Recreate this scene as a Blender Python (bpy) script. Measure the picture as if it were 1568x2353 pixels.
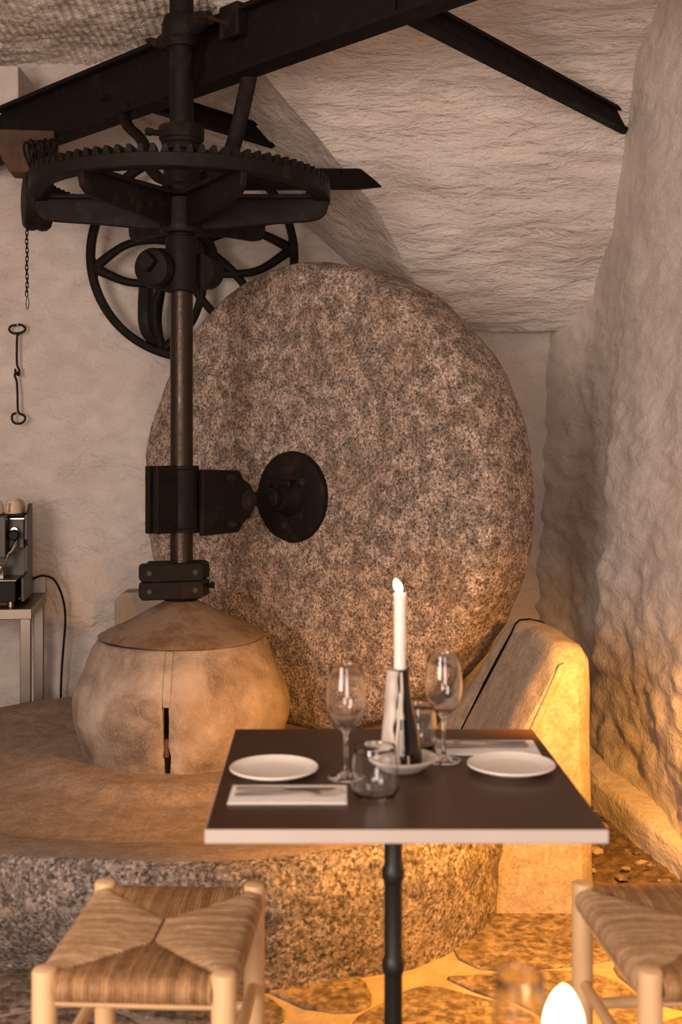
import bpy, bmesh, math, random
from mathutils import Vector, Matrix, noise
for o in list(bpy.data.objects): bpy.data.objects.remove(o)
random.seed(7)
V = Vector
PI = math.pi
scn = bpy.context.scene
COL = scn.collection
# ------------------------------------------------------------------ camera
CAMZ, FPX, CX, HY = 1.407, 2700.0, 784.0, 1032.0      # eye height, focal length (px), principal point (px)
cam = bpy.data.cameras.new('camera'); camo = bpy.data.objects.new('camera', cam); COL.objects.link(camo)
camo.location = (0, 0, CAMZ); camo.rotation_euler = (PI/2, 0, 0)
cam.sensor_fit = 'HORIZONTAL'; cam.sensor_width = 24.0; cam.lens = FPX/1568*24.0
cam.shift_y = (HY-2353/2)/1568
cam.clip_start = 0.05; cam.clip_end = 60
cam.dof.use_dof = True; cam.dof.focus_distance = 4.5; cam.dof.aperture_fstop = 3.1
scn.camera = camo
# ------------------------------------------------------------------ light
scn.view_settings.view_transform = 'Standard'; scn.view_settings.look = 'None'
scn.view_settings.gamma = 1.0; scn.view_settings.use_curve_mapping = False
scn.view_settings.exposure = 0.0
w = bpy.data.worlds.new('world'); scn.world = w; w.use_nodes = True
bg = w.node_tree.nodes['Background']; bg.inputs[0].default_value = (1.0, 0.80, 0.68, 1); bg.inputs[1].default_value = 0.26
def area(name, loc, target, sx, sy, power, col):
    l = bpy.data.lights.new(name, 'AREA'); l.shape = 'RECTANGLE'; l.size = sx; l.size_y = sy; l.energy = power; l.color = col
    o = bpy.data.objects.new(name, l); COL.objects.link(o); o.location = loc
    o.rotation_euler = (V(target)-V(loc)).to_track_quat('-Z', 'Y').to_euler(); return o
area('window_daylight', (-1.9, -0.9, 1.7), (0.3, 4.6, 1.7), 1.3, 1.7, 172, (1.0, 0.81, 0.71))
area('front_fill_light', (0.5, -2.2, 1.1), (0.2, 5.0, 2.1), 1.2, 2.0, 85, (1.0, 0.81, 0.71))  # unseen fill light added to brighten the vault; no doorway is known here
LAMP, AIM = V((0.85, 2.58, 1.10)), V((0.56, 3.44, 0.16))
ls = bpy.data.lights.new('wall_spot_light', 'SPOT'); ls.energy = 265; ls.color = (1.0, 0.40, 0.03); ls.shadow_soft_size = 0.035
ls.spot_size = math.radians(98); ls.spot_blend = 0.6
lo = bpy.data.objects.new('wall_spot_light', ls); COL.objects.link(lo); lo.location = LAMP; lo.rotation_euler = (AIM-LAMP).to_track_quat('-Z', 'Y').to_euler()

# ------------------------------------------------------------------ helpers
def P(px, py, Y): return V(((px-CX)*Y/FPX, Y, CAMZ-(py-HY)*Y/FPX))
ORG = {}
def empty(name, loc=(0, 0, 0)):
    o = bpy.data.objects.new(name, None); COL.objects.link(o); o.location = loc; o.empty_display_size = .05
    ORG[o] = V(loc); return o
def tag(o, label, cat, group=None, kind=None):
    if label: o['label'] = label
    if cat: o['category'] = cat
    if group: o['group'] = group
    if kind: o['kind'] = kind
    return o
def frame(z, xh=(1, 0, 0)):
    z = V(z).normalized(); x = V(xh)
    if abs(x.normalized().dot(z)) > .98: x = V((0, 1, 0))
    x = (x-z*x.dot(z)).normalized(); return x, z.cross(x), z
class MB:
    def __init__(s): s.v = []; s.f = []
    def add(s, vs, fs):
        b = len(s.v); s.v += [V(p) for p in vs]; s.f += [tuple(b+i for i in f) for f in fs]; return s
    def box(s, c, size, R=None):
        c = V(c); h = [q/2 for q in size]; R = R or Matrix.Identity(3)
        vs = [c+R@V((x*h[0], y*h[1], z*h[2])) for x in (-1, 1) for y in (-1, 1) for z in (-1, 1)]
        return s.add(vs, [(0, 1, 3, 2), (4, 6, 7, 5), (0, 4, 5, 1), (2, 3, 7, 6), (0, 2, 6, 4), (1, 5, 7, 3)])
    def lathe(s, prof, o=(0, 0, 0), axis=(0, 0, 1), n=32, closed=False, a0=0, a1=2*PI, xh=(1, 0, 0)):
        x, y, z = frame(axis, xh); o = V(o); full = abs(a1-a0-2*PI) < 1e-6; m = n if full else n+1; vs = []; fs = []
        for k in range(m):
            a = a0+(a1-a0)*k/n; d = x*math.cos(a)+y*math.sin(a)
            for r, h in prof: vs.append(o+d*r+z*h)
        q = len(prof); nj = q if closed else q-1
        for k in range(n):
            k2 = (k+1) % m
            for j in range(nj):
                j2 = (j+1) % q; fs.append((k*q+j, k2*q+j, k2*q+j2, k*q+j2))
        return s.add(vs, fs)
    def cyl(s, p0, p1, r0, r1=None, n=20, bev=0):
        p0 = V(p0); p1 = V(p1); L = (p1-p0).length; r1 = r0 if r1 is None else r1; b = bev
        pr = [(0.0001, 0), (r0-b, 0), (r0, b), (r1, L-b), (r1-b, L), (0.0001, L)] if b else [(0.0001, 0), (r0, 0), (r1, L), (0.0001, L)]
        return s.lathe(pr, p0, p1-p0, n)
    def tube(s, pts, r, n=8, cap=True, flat=1.0, closed=False):
        pts = [V(p) for p in pts]; N = len(pts); vs = []; fs = []; prev = None
        for i, p in enumerate(pts):
            if closed: t = pts[(i+1) % N]-pts[i-1]
            else: t = pts[min(i+1, N-1)]-pts[max(i-1, 0)]
            t.normalize()
            if prev is None: x, y, _ = frame(t)
            else:
                x = prev-t*prev.dot(t); x = x.normalized() if x.length > 1e-6 else frame(t)[0]; y = t.cross(x)
            prev = x; rr = r[i] if isinstance(r, (list, tuple)) else r
            for k in range(n):
                a = 2*PI*k/n; vs.append(p+x*rr*math.cos(a)+y*rr*flat*math.sin(a))
        for i in range(N if closed else N-1):
            i2 = (i+1) % N
            for k in range(n):
                k2 = (k+1) % n; fs.append((i*n+k, i*n+k2, i2*n+k2, i2*n+k))
        if cap and not closed: fs += [tuple(range(n-1, -1, -1)), tuple((N-1)*n+k for k in range(n))]
        return s.add(vs, fs)
    def prism(s, poly, o, ex, ey, ez, t):
        """polygon in (ex,ey) plane at o, extruded +-t/2 along ez"""
        o = V(o); ex = V(ex); ey = V(ey); ez = V(ez); n = len(poly)
        vs = [o+ex*x+ey*y-ez*t/2 for x, y in poly]+[o+ex*x+ey*y+ez*t/2 for x, y in poly]
        fs = [tuple(range(n-1, -1, -1)), tuple(range(n, 2*n))]+[(i, (i+1) % n, n+(i+1) % n, n+i) for i in range(n)]
        return s.add(vs, fs)
    def loft(s, rings, cap=True, closed=True):
        n = len(rings[0]); vs = [p for r in rings for p in r]; fs = []
        for i in range(len(rings)-1):
            for k in range(n if closed else n-1):
                k2 = (k+1) % n; fs.append((i*n+k, i*n+k2, (i+1)*n+k2, (i+1)*n+k))
        if cap: fs += [tuple(range(n-1, -1, -1)), tuple((len(rings)-1)*n+k for k in range(n))]
        return s.add(vs, fs)
    def build(s, name, mat, parent=None, sharp=35, bev=0, seg=2, sub=0, recalc=True):
        og = ORG.get(parent, V((0, 0, 0))) if parent else V((0, 0, 0))
        me = bpy.data.meshes.new(name); me.from_pydata([tuple(p-og) for p in s.v], [], s.f)
        bm = bmesh.new(); bm.from_mesh(me); bmesh.ops.remove_doubles(bm, verts=bm.verts, dist=1e-5)
        if recalc: bmesh.ops.recalc_face_normals(bm, faces=bm.faces)
        bm.to_mesh(me); bm.free()
        for p in me.polygons: p.use_smooth = True
        if sharp < 180: me.set_sharp_from_angle(angle=math.radians(sharp))
        me.materials.append(M[mat]); o = bpy.data.objects.new(name, me); COL.objects.link(o)
        if parent: o.parent = parent; ORG[o] = og
        if bev:
            m = o.modifiers.new('bevel', 'BEVEL'); m.width = bev; m.segments = seg; m.limit_method = 'ANGLE'; m.angle_limit = math.radians(40)
        if sub:
            m = o.modifiers.new('sub', 'SUBSURF'); m.levels = sub; m.render_levels = sub
        return o
def copy_tree(o, parent=None):
    c = o.copy(); COL.objects.link(c); c.parent = parent
    for ch in list(o.children): copy_tree(ch, c)
    return c
def fr(p, s, o=4): return noise.fractal(V(p)*s, 1.0, 2.0, o)
def interp(tab, x):
    if x <= tab[0][0]: return tab[0][1]
    for (a, b), (c, d) in zip(tab, tab[1:]):
        if x <= c: t = (x-a)/(c-a); return b+(d-b)*t
    return tab[-1][1]
def smooth(a, b, x):
    t = max(0, min(1, (x-a)/(b-a))); return t*t*(3-2*t)
def cat(pts, n=6, closed=False):
    pts = [V(p) for p in pts]; out = []; N = len(pts)
    for i in range(N if closed else N-1):
        p1, p2 = pts[i], pts[(i+1) % N]; p0 = pts[i-1] if (closed or i > 0) else p1*2-p2; p3 = pts[(i+2) % N] if (closed or i < N-2) else p2*2-p1
        for k in range(n):
            t = k/n; out.append(.5*((2*p1)+(p2-p0)*t+(2*p0-5*p1+4*p2-p3)*t*t+(3*p1-p0-3*p2+p3)*t**3))
    if not closed: out.append(pts[-1])
    return out

# ------------------------------------------------------------------ materials
M = {}
def new(name):
    m = bpy.data.materials.new(name); m.use_nodes = True; M[name] = m
    nt = m.node_tree; return m, nt, nt.nodes['Principled BSDF']
def nd(nt, t, ins=None, **kw):
    n = nt.nodes.new(t)
    for k, v in kw.items(): setattr(n, k, v)
    for k, v in (ins or {}).items():
        if hasattr(v, 'is_output') : nt.links.new(v, n.inputs[k])
        else: n.inputs[k].default_value = v
    return n
def ramp(nt, fac, stops):
    n = nt.nodes.new('ShaderNodeValToRGB'); nt.links.new(fac, n.inputs[0]); e = n.color_ramp.elements
    while len(e) < len(stops): e.new(.5)
    for el, (p, c) in zip(e, stops): el.position = p; el.color = (c[0], c[1], c[2], 1) if not isinstance(c, (int, float)) else (c, c, c, 1)
    return n.outputs[0]
def mix(nt, a, b, fac, mode='MIX'):
    n = nt.nodes.new('ShaderNodeMix'); n.data_type = 'RGBA'; n.blend_type = mode
    for s, v in ((0, fac), (6, a), (7, b)):
        if hasattr(v, 'is_output'): nt.links.new(v, n.inputs[s])
        else: n.inputs[s].default_value = v if s == 0 else (v[0], v[1], v[2], 1)
    return n.outputs[2]
def coord(nt, sc=(1, 1, 1)):
    t = nt.nodes.new('ShaderNodeTexCoord'); mp = nd(nt, 'ShaderNodeMapping', {'Scale': sc}); nt.links.new(t.outputs['Object'], mp.inputs[0]); return mp.outputs[0]
def tex(nt, vec, scale, detail=4, rough=.55, dist=0):
    n = nd(nt, 'ShaderNodeTexNoise', {'Vector': vec, 'Scale': scale, 'Detail': detail, 'Roughness': rough, 'Distortion': dist}); return n.outputs[0]
def bump(nt, b, hs, normal=True):
    prev = None
    for h, st, d in hs:
        n = nd(nt, 'ShaderNodeBump', {'Height': h, 'Strength': st, 'Distance': d})
        if prev: nt.links.new(prev, n.inputs['Normal'])
        prev = n.outputs[0]
    nt.links.new(prev, b.inputs['Normal'])
def simple(name, c, rough=.5, metal=0, var=.25, sc=12, bst=0, bsc=60, c2=None, spec=None):
    m, nt, b = new(name); v = coord(nt); f = tex(nt, v, sc, 5)
    c2 = c2 or tuple(x*(1-var) for x in c)
    nt.links.new(ramp(nt, f, [(.35, c2), (.65, c)]), b.inputs['Base Color'])
    b.inputs['Roughness'].default_value = rough; b.inputs['Metallic'].default_value = metal
    if spec is not None: b.inputs['Specular IOR Level'].default_value = spec
    if bst: bump(nt, b, [(tex(nt, v, bsc, 4), bst, .01)])
    return m
def plaster(name, lo, hi, sc, fine=1.0, ribs=False):
    m, nt, b = new(name); v = coord(nt); vs = coord(nt, sc)
    c = ramp(nt, tex(nt, v, 2.2, 6, .6), [(.32, lo), (.62, hi)])
    st = ramp(nt, tex(nt, v, 5.5, 8, .7, .6), [(.66, 0), (.80, 1)])
    c = mix(nt, c, (.36, .27, .20), nd(nt, 'ShaderNodeMath', {0: st, 1: .30}, operation='MULTIPLY').outputs[0])
    h1 = tex(nt, vs, 9, 6, .62, .4); h2 = tex(nt, v, 46, 5, .6)
    hs = [(h1, .8*fine, .06), (h2, .5*fine, .010)]
    if ribs:
        wv = nd(nt, 'ShaderNodeTexWave', {'Vector': coord(nt, (1, .12, 1)), 'Scale': 8.0, 'Distortion': 1.4, 'Detail': 4, 'Detail Scale': 1.6, 'Detail Roughness': .6}, bands_direction='X')
        hs.append((wv.outputs[0], .5, .02)); hs.append((tex(nt, v, 16, 5, .6), .5, .03)); pm = ramp(nt, tex(nt, v, 2.4, 4, .6), [(.40, 0), (.60, 1)]); c = mix(nt, c, (.34, .24, .16), mix(nt, (0, 0, 0), ramp(nt, wv.outputs[0], [(.20, .6), (.55, 0)]), pm))
        c = mix(nt, c, (.50, .37, .25), ramp(nt, tex(nt, v, 9, 7, .65), [(.55, 0), (.75, .35)]))
    nt.links.new(c, b.inputs['Base Color']); b.inputs['Roughness'].default_value = .62; b.inputs['Specular IOR Level'].default_value = .35
    bump(nt, b, hs); return m
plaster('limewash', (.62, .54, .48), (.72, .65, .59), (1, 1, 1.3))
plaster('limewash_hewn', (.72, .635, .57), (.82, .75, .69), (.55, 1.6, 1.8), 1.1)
plaster('limewash_smooth', (.62, .54, .48), (.72, .65, .59), (1, .4, 1.2), .6)
plaster('combed_plaster', (.80, .69, .58), (.90, .81, .72), (1, 1, 1), .7, True)
def granite(name, stops, scale=62, stain=(.30, .16, .08), bst=.5, blot=.62):
    m, nt, b = new(name); v = coord(nt)
    vo = nd(nt, 'ShaderNodeTexVoronoi', {'Vector': v, 'Scale': scale*1.6, 'Randomness': 1.0})
    n1 = tex(nt, v, scale, 4, .75); mx = nd(nt, 'ShaderNodeMath', {0: vo.outputs['Color'], 1: .42}, operation='MULTIPLY')
    sm = nd(nt, 'ShaderNodeMath', {0: n1, 1: mx.outputs[0]}, operation='ADD')
    c = ramp(nt, sm.outputs[0], stops)
    big = tex(nt, v, 3.2, 6, .65)
    c = mix(nt, c, stain, ramp(nt, big, [(.52, 0), (.74, .55)]))
    c = mix(nt, c, (.5, .5, .5), .0)
    bl = ramp(nt, tex(nt, v, 17, 3, .6), [(.42, blot), (.58, 1.0)])
    c = mix(nt, c, bl, 1.0, 'MULTIPLY')
    nt.links.new(c, b.inputs['Base Color']); b.inputs['Roughness'].default_value = .8; b.inputs['Specular IOR Level'].default_value = .3
    bump(nt, b, [(tex(nt, v, 12, 4), .3, .02), (sm.outputs[0], bst, .006)]); return m
granite('granite', [(.40, (.036, .029, .025)), (.56, (.155, .112, .084)), (.72, (.36, .268, .203)), (.92, (.60, .49, .41))], 84, (.22, .115, .058), .6, .52)
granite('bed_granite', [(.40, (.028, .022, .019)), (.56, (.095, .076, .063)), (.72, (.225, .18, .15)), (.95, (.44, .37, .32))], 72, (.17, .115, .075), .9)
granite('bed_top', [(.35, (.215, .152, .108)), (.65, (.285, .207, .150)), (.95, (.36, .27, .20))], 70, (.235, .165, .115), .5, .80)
granite('curb_stone', [(.35, (.27, .21, .155)), (.65, (.36, .285, .22)), (.95, (.45, .37, .295))], 80, (.29, .22, .155), .7, .80)
granite('slab_stone', [(.35, (.065, .048, .036)), (.6, (.16, .118, .088)), (.9, (.30, .23, .175))], 34, (.13, .082, .052), .9)
m, nt, b = new('cone_stone'); v = coord(nt)
c = ramp(nt, tex(nt, v, 5, 8, .65, .3), [(.36, (.125, .088, .062)), (.5, (.245, .185, .14)), (.64, (.39, .315, .255))])
c = mix(nt, c, (.26, .18, .12), ramp(nt, tex(nt, coord(nt, (1, 1, .55)), 3.4, 7, .7), [(.50, 0), (.66, .7)]))
c = mix(nt, c, (.36, .285, .22), ramp(nt, tex(nt, v, 160, 3), [(.52, 0), (.64, .4)]))
nt.links.new(c, b.inputs['Base Color']); b.inputs['Roughness'].default_value = .85
bump(nt, b, [(tex(nt, v, 11, 6), .45, .02), (tex(nt, v, 110, 3), .35, .004)])
simple('mortar', (.40, .32, .235), .9, 0, .3, 9, .6, 40)
simple('gap_shade', (.010, .007, .005), 1.0, 0, .3, 30, spec=.05)  # near-black that paints the shade inside gaps and joints
simple('earth', (.20, .13, .08), .95, 0, .6, 30, .9, 50, (.07, .045, .03))
def iron(name, c, rust, rough=.5, metal=.7, amt=.62, spec=.22):
    m, nt, b = new(name); v = coord(nt); f = tex(nt, v, 9, 8, .7)
    cc = mix(nt, c, rust, ramp(nt, f, [(amt-.06, 0), (amt+.10, 1)]))
    nt.links.new(cc, b.inputs['Base Color']); b.inputs['Metallic'].default_value = metal
    nt.links.new(ramp(nt, f, [(.4, rough), (.7, min(1, rough+.3))]), b.inputs['Roughness'])
    b.inputs['Specular IOR Level'].default_value = spec
    bump(nt, b, [(tex(nt, v, 38, 5), .35, .005)]); return m
iron('iron', (.0068, .0044, .0032), (.030, .015, .007), .55, .0, .60, .18)
iron('iron_beam', (.006, .0042, .0033), (.020, .012, .007), .6, .0, .62, .15)
iron('iron_shaft', (.045, .033, .026), (.040, .018, .009), .30, .85, .66)
iron('rusty_iron', (.014, .009, .006), (.045, .020, .008), .7, .0, .55)
iron('sheet_metal', (.19, .135, .095), (.13, .068, .034), .6, .05, .52, .4)
simple('table_top', (.055, .026, .014), .30, 0, .06, 60, 0, spec=.2)
simple('table_edge', (.46, .40, .355), .5, 0, .04)
simple('black_iron', (.012, .010, .009), .45, 0, .2)
simple('porcelain', (.78, .72, .65), .25, 0, .03)
simple('stoneware', (.62, .47, .33), .4, 0, .1)
simple('napkin', (.80, .76, .72), .85, 0, .04, 20, .3, 300)
simple('cutlery_steel', (.62, .58, .54), .22, 1, .05)
simple('stainless', (.24, .20, .165), .34, 1, .15, 8)
simple('machine_panel', (.05, .038, .028), .45, .4, .15, 8)
simple('black_plastic', (.008, .006, .005), .5, 0, .2, spec=.15)
simple('stone_slab', (.33, .27, .22), .9, 0, .25, 8, .5, 50)
simple('weathered_wood', (.095, .046, .022), .8, 0, .5, 10, .5, 60)
simple('pole_wood', (.76, .49, .25), .45, 0, .14, 7)
simple('white_paint', (.62, .55, .48), .7, 0, .15, 14, .4, 60)
def rush(name, lo, hi):
    m, nt, b = new(name); g = nd(nt, 'ShaderNodeNewGeometry'); v = coord(nt)
    f = nd(nt, 'ShaderNodeMath', {0: nd(nt, 'ShaderNodeMath', {0: g.outputs['Random Per Island'], 1: .45}, operation='MULTIPLY').outputs[0], 1: tex(nt, v, 60, 5, .7)}, operation='ADD')
    f = nd(nt, 'ShaderNodeMath', {0: f.outputs[0], 1: .5}, operation='MULTIPLY')
    nt.links.new(ramp(nt, f.outputs[0], [(.20, lo), (.58, hi)]), b.inputs['Base Color']); b.inputs['Roughness'].default_value = .6
    bump(nt, b, [(tex(nt, v, 160, 3), .3, .002)])
rush('rush_pale', (.30, .165, .075), (.66, .44, .25)); rush('rush_dark', (.20, .095, .034), (.52, .30, .135))
def wax(name, lo=(.78, .70, .62), hi=(.84, .78, .71)):
    m, nt, b = new(name); v = coord(nt); nt.links.new(ramp(nt, tex(nt, v, 20, 3), [(.3, lo), (.7, hi)]), b.inputs['Base Color'])
    b.inputs['Roughness'].default_value = .4; b.inputs['Subsurface Weight'].default_value = .35; b.inputs['Subsurface Radius'].default_value = (.02, .012, .007); b.inputs['Subsurface Scale'].default_value = .6
wax('wax'); wax('wax_shaded', (.44, .37, .31), (.56, .48, .41))  # second wax is a greyer copy with daylight shading put into its colour
def glass(name, col, rough=0.0):
    m, nt, b = new(name); v = coord(nt); nt.links.new(ramp(nt, tex(nt, v, 5, 2), [(0, col), (1, tuple(min(1, x*1.01) for x in col))]), b.inputs['Base Color'])
    b.inputs['Transmission Weight'].default_value = 1; b.inputs['Roughness'].default_value = rough; b.inputs['IOR'].default_value = 1.45
glass('clear_glass', (1, 1, 1)); glass('bottle_glass', (.035, .012, .003))
def emit(name, c, s):
    m, nt, b = new(name); b.inputs['Base Color'].default_value = (c[0], c[1], c[2], 1)
    b.inputs['Emission Color'].default_value = (c[0], c[1], c[2], 1); b.inputs['Emission Strength'].default_value = s
emit('flame', (1.0, .66, .30), 38)

# ------------------------------------------------------------------ the setting
def sheet(name, fn, us, vs_, mat, label=None):
    mb = MB(); nu = len(us); nv = len(vs_)
    pts = [fn(u, v) for u in us for v in vs_]
    fs = [(i*nv+j, (i+1)*nv+j, (i+1)*nv+j+1, i*nv+j+1) for i in range(nu-1) for j in range(nv-1)]
    mb.add(pts, fs); o = mb.build(name, mat, None, 180, recalc=False); o['kind'] = 'structure'
    if label: o['label'] = label
    return o
def rng(a, b, n): return [a+(b-a)*i/n for i in range(n+1)]
BW = 6.08
def wall_rel(p, a=1.0):
    return a*(.030*fr(p, 1.1, 3)+.020*fr(V((p[0]*.7, p[1], p[2]*1.3)), 4.5, 5)*(.5+.9*smooth(2.0, .9, p[2])))
def fback(u, v):
    p = V((u, BW, v)); d = wall_rel(p)
    return V((u, BW-d-.02*smooth(2.2, .6, v), v))
sheet('wall_back', fback, rng(-3.4, 1.6, 150), rng(-.1, 3.5, 110), 'limewash', 'rough limewashed stone back wall')
# vaulted rock overhang on the right; PROF: height -> depth, XC: height -> left edge
PROF = [(2.02, 6.02), (2.06, 5.93), (2.25, 5.68), (2.5, 5.42), (2.79, 5.18), (3.0, 4.92), (3.15, 4.65), (3.28, 4.25), (3.36, 3.8), (3.41, 3.2), (3.43, 2.2)]
XC = [(2.02, .52), (2.06, .47), (2.25, .339), (2.5, .177), (2.79, -.107), (3.0, -.34), (3.15, -.49), (3.28, -.62), (3.36, -.75), (3.43, -.9)]
zs = []
for (a, _), (b_, _) in zip(PROF, PROF[1:]): zs += rng(a, b_, 10)[:-1]
zs.append(PROF[-1][0])
def vault_d(p):
    q = V((p[0]*.45, p[1], p[2]*1.25)); s = q*3.2
    return .020*fr(p, 1.3, 3)+.030*fr(q, 3.4, 5)+.012*(1-abs(noise.noise(q*7))*2)
def fv(u, z):
    x = interp(XC, z)+(1.62-interp(XC, z))*u; y = interp(PROF, z); p = V((x, y, z)); d = vault_d(p)*min(1, .35+u*6)
    return p+V((0, -.72, -.69))*d
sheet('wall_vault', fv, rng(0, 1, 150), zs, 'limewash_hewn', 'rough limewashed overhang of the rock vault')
def fs_(u, z):
    x = interp(XC, z); y = interp(PROF, z); t = u*(BW+.06-y); p = V((x-.42*t, y+t, z)); c = fv(0, z)
    d = wall_rel(p, 1.2); q = p+V((-.7, -.5, -.2))*d
    return c.lerp(q, smooth(0, .12, u))
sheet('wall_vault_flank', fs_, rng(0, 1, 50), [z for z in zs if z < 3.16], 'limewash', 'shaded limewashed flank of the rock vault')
def fright(u, v):
    x = 1.19+.055*(v-1.0)+.03*max(0, 5.0-u)-.07*smooth(5.25, 4.95, u)*smooth(1.9, 1.2, v)+.05*smooth(.5, 1.3, v)*smooth(4.9, 4.3, u)
    x -= .10*smooth(2.3, 3.5, v); x -= .16*smooth(5.5, 6.15, u)**2
    p = V((x, u, v)); q = V((p[0], p[1]*1.2, p[2]*.9))
    d = .034*fr(q, 1.3, 2)+.015*fr(V((q.x, q.y*.38, q.z*1.4)), 6.5, 5)*(.6+.8*smooth(1.6, .6, v))
    r_ = V((x*9, u*3.6, v*10)); d += .014*(1-2*abs(noise.noise(r_)))*smooth(2.6, 1.2, v)+.006*(1-2*abs(noise.noise(r_*2.3)))
    return V((x-d, u, v))
sheet('wall_right', fright, rng(6.2, 1.2, 260), rng(-.1, 3.5, 200), 'limewash_smooth', 'rough limewashed stone right wall')
def fceil(u, v): 
    p = V((u, v, 3.40)); ph = noise.noise(V((u*5, v*2.5, 0)))*2.2+noise.noise(V((u*14, v*7, 3)))*1.3; m_ = smooth(-.25, .15, noise.noise(V((u*2.1+3, v*2.1, 7))))
    return p+V((0, 0, -.03*fr(p, 2.2, 5)-.012*fr(p, 13, 4)-.008*m_*abs(math.sin(PI*(u-.12*v)/.048+ph))))
sheet('ceiling', fceil, rng(-3.4, -2.0, 20)[:-1]+rng(-2.0, -.1, 230)[:-1]+rng(-.1, 1.6, 30), rng(6.2, 4.2, 130)[:-1]+rng(4.2, -2.5, 60), 'combed_plaster', 'combed rough plaster ceiling')
sheet('wall_left', lambda u, v: V((-3.2, u, v))+V((wall_rel(V((-3.2, u, v))), 0, 0)), rng(1.2, 6.2, 40), rng(-.1, 3.5, 30), 'limewash', 'limewashed left wall')
# skirting ledge along the right wall
SK = [(5.6, .98), (5.0, .955), (4.54, .975), (4.1, 1.035), (3.76, 1.09), (3.4, 1.12), (2.8, 1.14), (1.6, 1.16)]
SKs = sorted((y, x) for y, x in SK)
def fsk(u, v):
    xi = interp(SKs, u); pr = [(.01, -.05), (0, .02), (-.004, .08), (.0, .118), (.014, .136), (.05, .146), (.14, .158), (.34, .19)]
    k = v*(len(pr)-1); i = min(int(k), len(pr)-2); t = k-i; dx = pr[i][0]+(pr[i+1][0]-pr[i][0])*t; z = pr[i][1]+(pr[i+1][1]-pr[i][1])*t
    p = V((xi+dx, u, z)); d = .007*fr(p, 4.0, 5); return p+V((-d, 0, d*.6))
o = sheet('baseboard_right', fsk, rng(5.7, 1.6, 110), rng(0, 1, 28), 'limewash_smooth', 'rounded plaster skirting ledge at foot of the right wall')
# floor: mortar bed with flagstones
fl = sheet('floor', lambda u, v: V((u, v, -.005+.005*fr(V((u, v, 0)), 5, 3))), rng(-3.4, 1.6, 100), rng(6.2, .3, 110)[:-1]+rng(.3, -2.6, 10), 'mortar', 'flagstone floor with pale mortar joints')
ORG[fl] = V((0, 0, 0))
def clip(poly, n, c):
    out = []
    for i in range(len(poly)):
        a, b_ = poly[i], poly[(i+1) % len(poly)]; da = a.dot(n)-c; db = b_.dot(n)-c
        if da <= 0: out.append(a)
        if da*db < 0: out.append(a+(b_-a)*(da/(da-db)))
    return out
def chaikin(poly, n=2):
    for _ in range(n):
        q = []
        for i in range(len(poly)):
            a, b_ = poly[i], poly[(i+1) % len(poly)]; q += [a.lerp(b_, .25), a.lerp(b_, .75)]
        poly = q
    return poly
rs = random.Random(11); seeds = []
for i in range(9):
    for j in range(10):
        seeds.append(V((-1.7+i*.40+rs.uniform(-.15, .15)+(.2 if j % 2 else 0), 1.7+j*.36+rs.uniform(-.12, .12), 0)))
seeds = [s for s in seeds if not (.10 < s.x < .85 and 2.35 < s.y < 3.9)]
seeds += [V((.42, 2.74, 0)), V((.66, 3.02, 0)), V((.86, 3.10, 0)), V((.88, 2.76, 0)), V((.22, 2.42, 0)), V((.62, 2.42, 0)), V((.62, 3.36, 0)), V((.95, 3.45, 0)), V((.92, 2.5, 0))]
for i, s in enumerate(seeds):
    if s.x > 1.12 or (s-V((-.6, 4.42, 0))).length < 1.2 or s.y > 5: continue
    if s.x > .76 and s.y > 3.5: continue
    poly = [s+V((x, y, 0)) for x, y in ((-.4, -.4), (.4, -.4), (.4, .4), (-.4, .4))]
    for k, t in enumerate(seeds):
        if k == i or (t-s).length > 1.2: continue
        n = (t-s).normalized(); poly = clip(poly, n, ((t+s)/2).dot(n)-.009)
        if len(poly) < 3: break
    poly = clip(poly, V((1, 0, 0)), 1.05) if len(poly) > 2 else poly
    if len(poly) < 3: continue
    pl = []
    for p in chaikin(poly, 2): pl.append((p.x+.012*fr(p, 7, 3), p.y+.012*fr(p+V((9, 3, 0)), 7, 3)))
    mb = MB(); mb.prism(pl, (0, 0, -.0195), (1, 0, 0), (0, 1, 0), (0, 0, 1), .044)
    mb.build('flagstone', 'slab_stone', fl, 40, bev=.006)
# earth patch between the curb and the skirting
def fearth(u, v):
    p = V((u, v, 0)); return V((u, v, .004+.022*abs(fr(p, 9, 4))+.02*smooth(.9, 1.1, u)))
o = sheet('floor_earth_patch', fearth, rng(.77, 1.16, 60), rng(3.5, 5.9, 200), 'earth', 'bare stony earth strip between curb stone and skirting'); 
rs2 = random.Random(5)
eo = o; ORG[eo] = V((0, 0, 0))
def rock(c, r, seed, fl_=.5):
    mb = MB(); bm = bmesh.new(); bmesh.ops.create_icosphere(bm, subdivisions=1, radius=1)
    vs = []
    for q in bm.verts:
        d = 1+.5*noise.noise(q.co*1.3+V((seed*3.1, seed, 0))); vs.append(V(c)+V((q.co.x*r*d*1.3, q.co.y*r*d, q.co.z*r*fl_*d)))
    fs = [tuple(q.index for q in f.verts) for f in bm.faces]; bm.free(); return mb.add(vs, fs)
for k in range(46):
    x = rs2.uniform(.80, 1.06); y = rs2.uniform(3.55, 4.6); rock((x, y, .022), rs2.uniform(.008, .026), k).build('pebble', 'slab_stone' if k % 3 else 'curb_stone', eo, 30)

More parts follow.
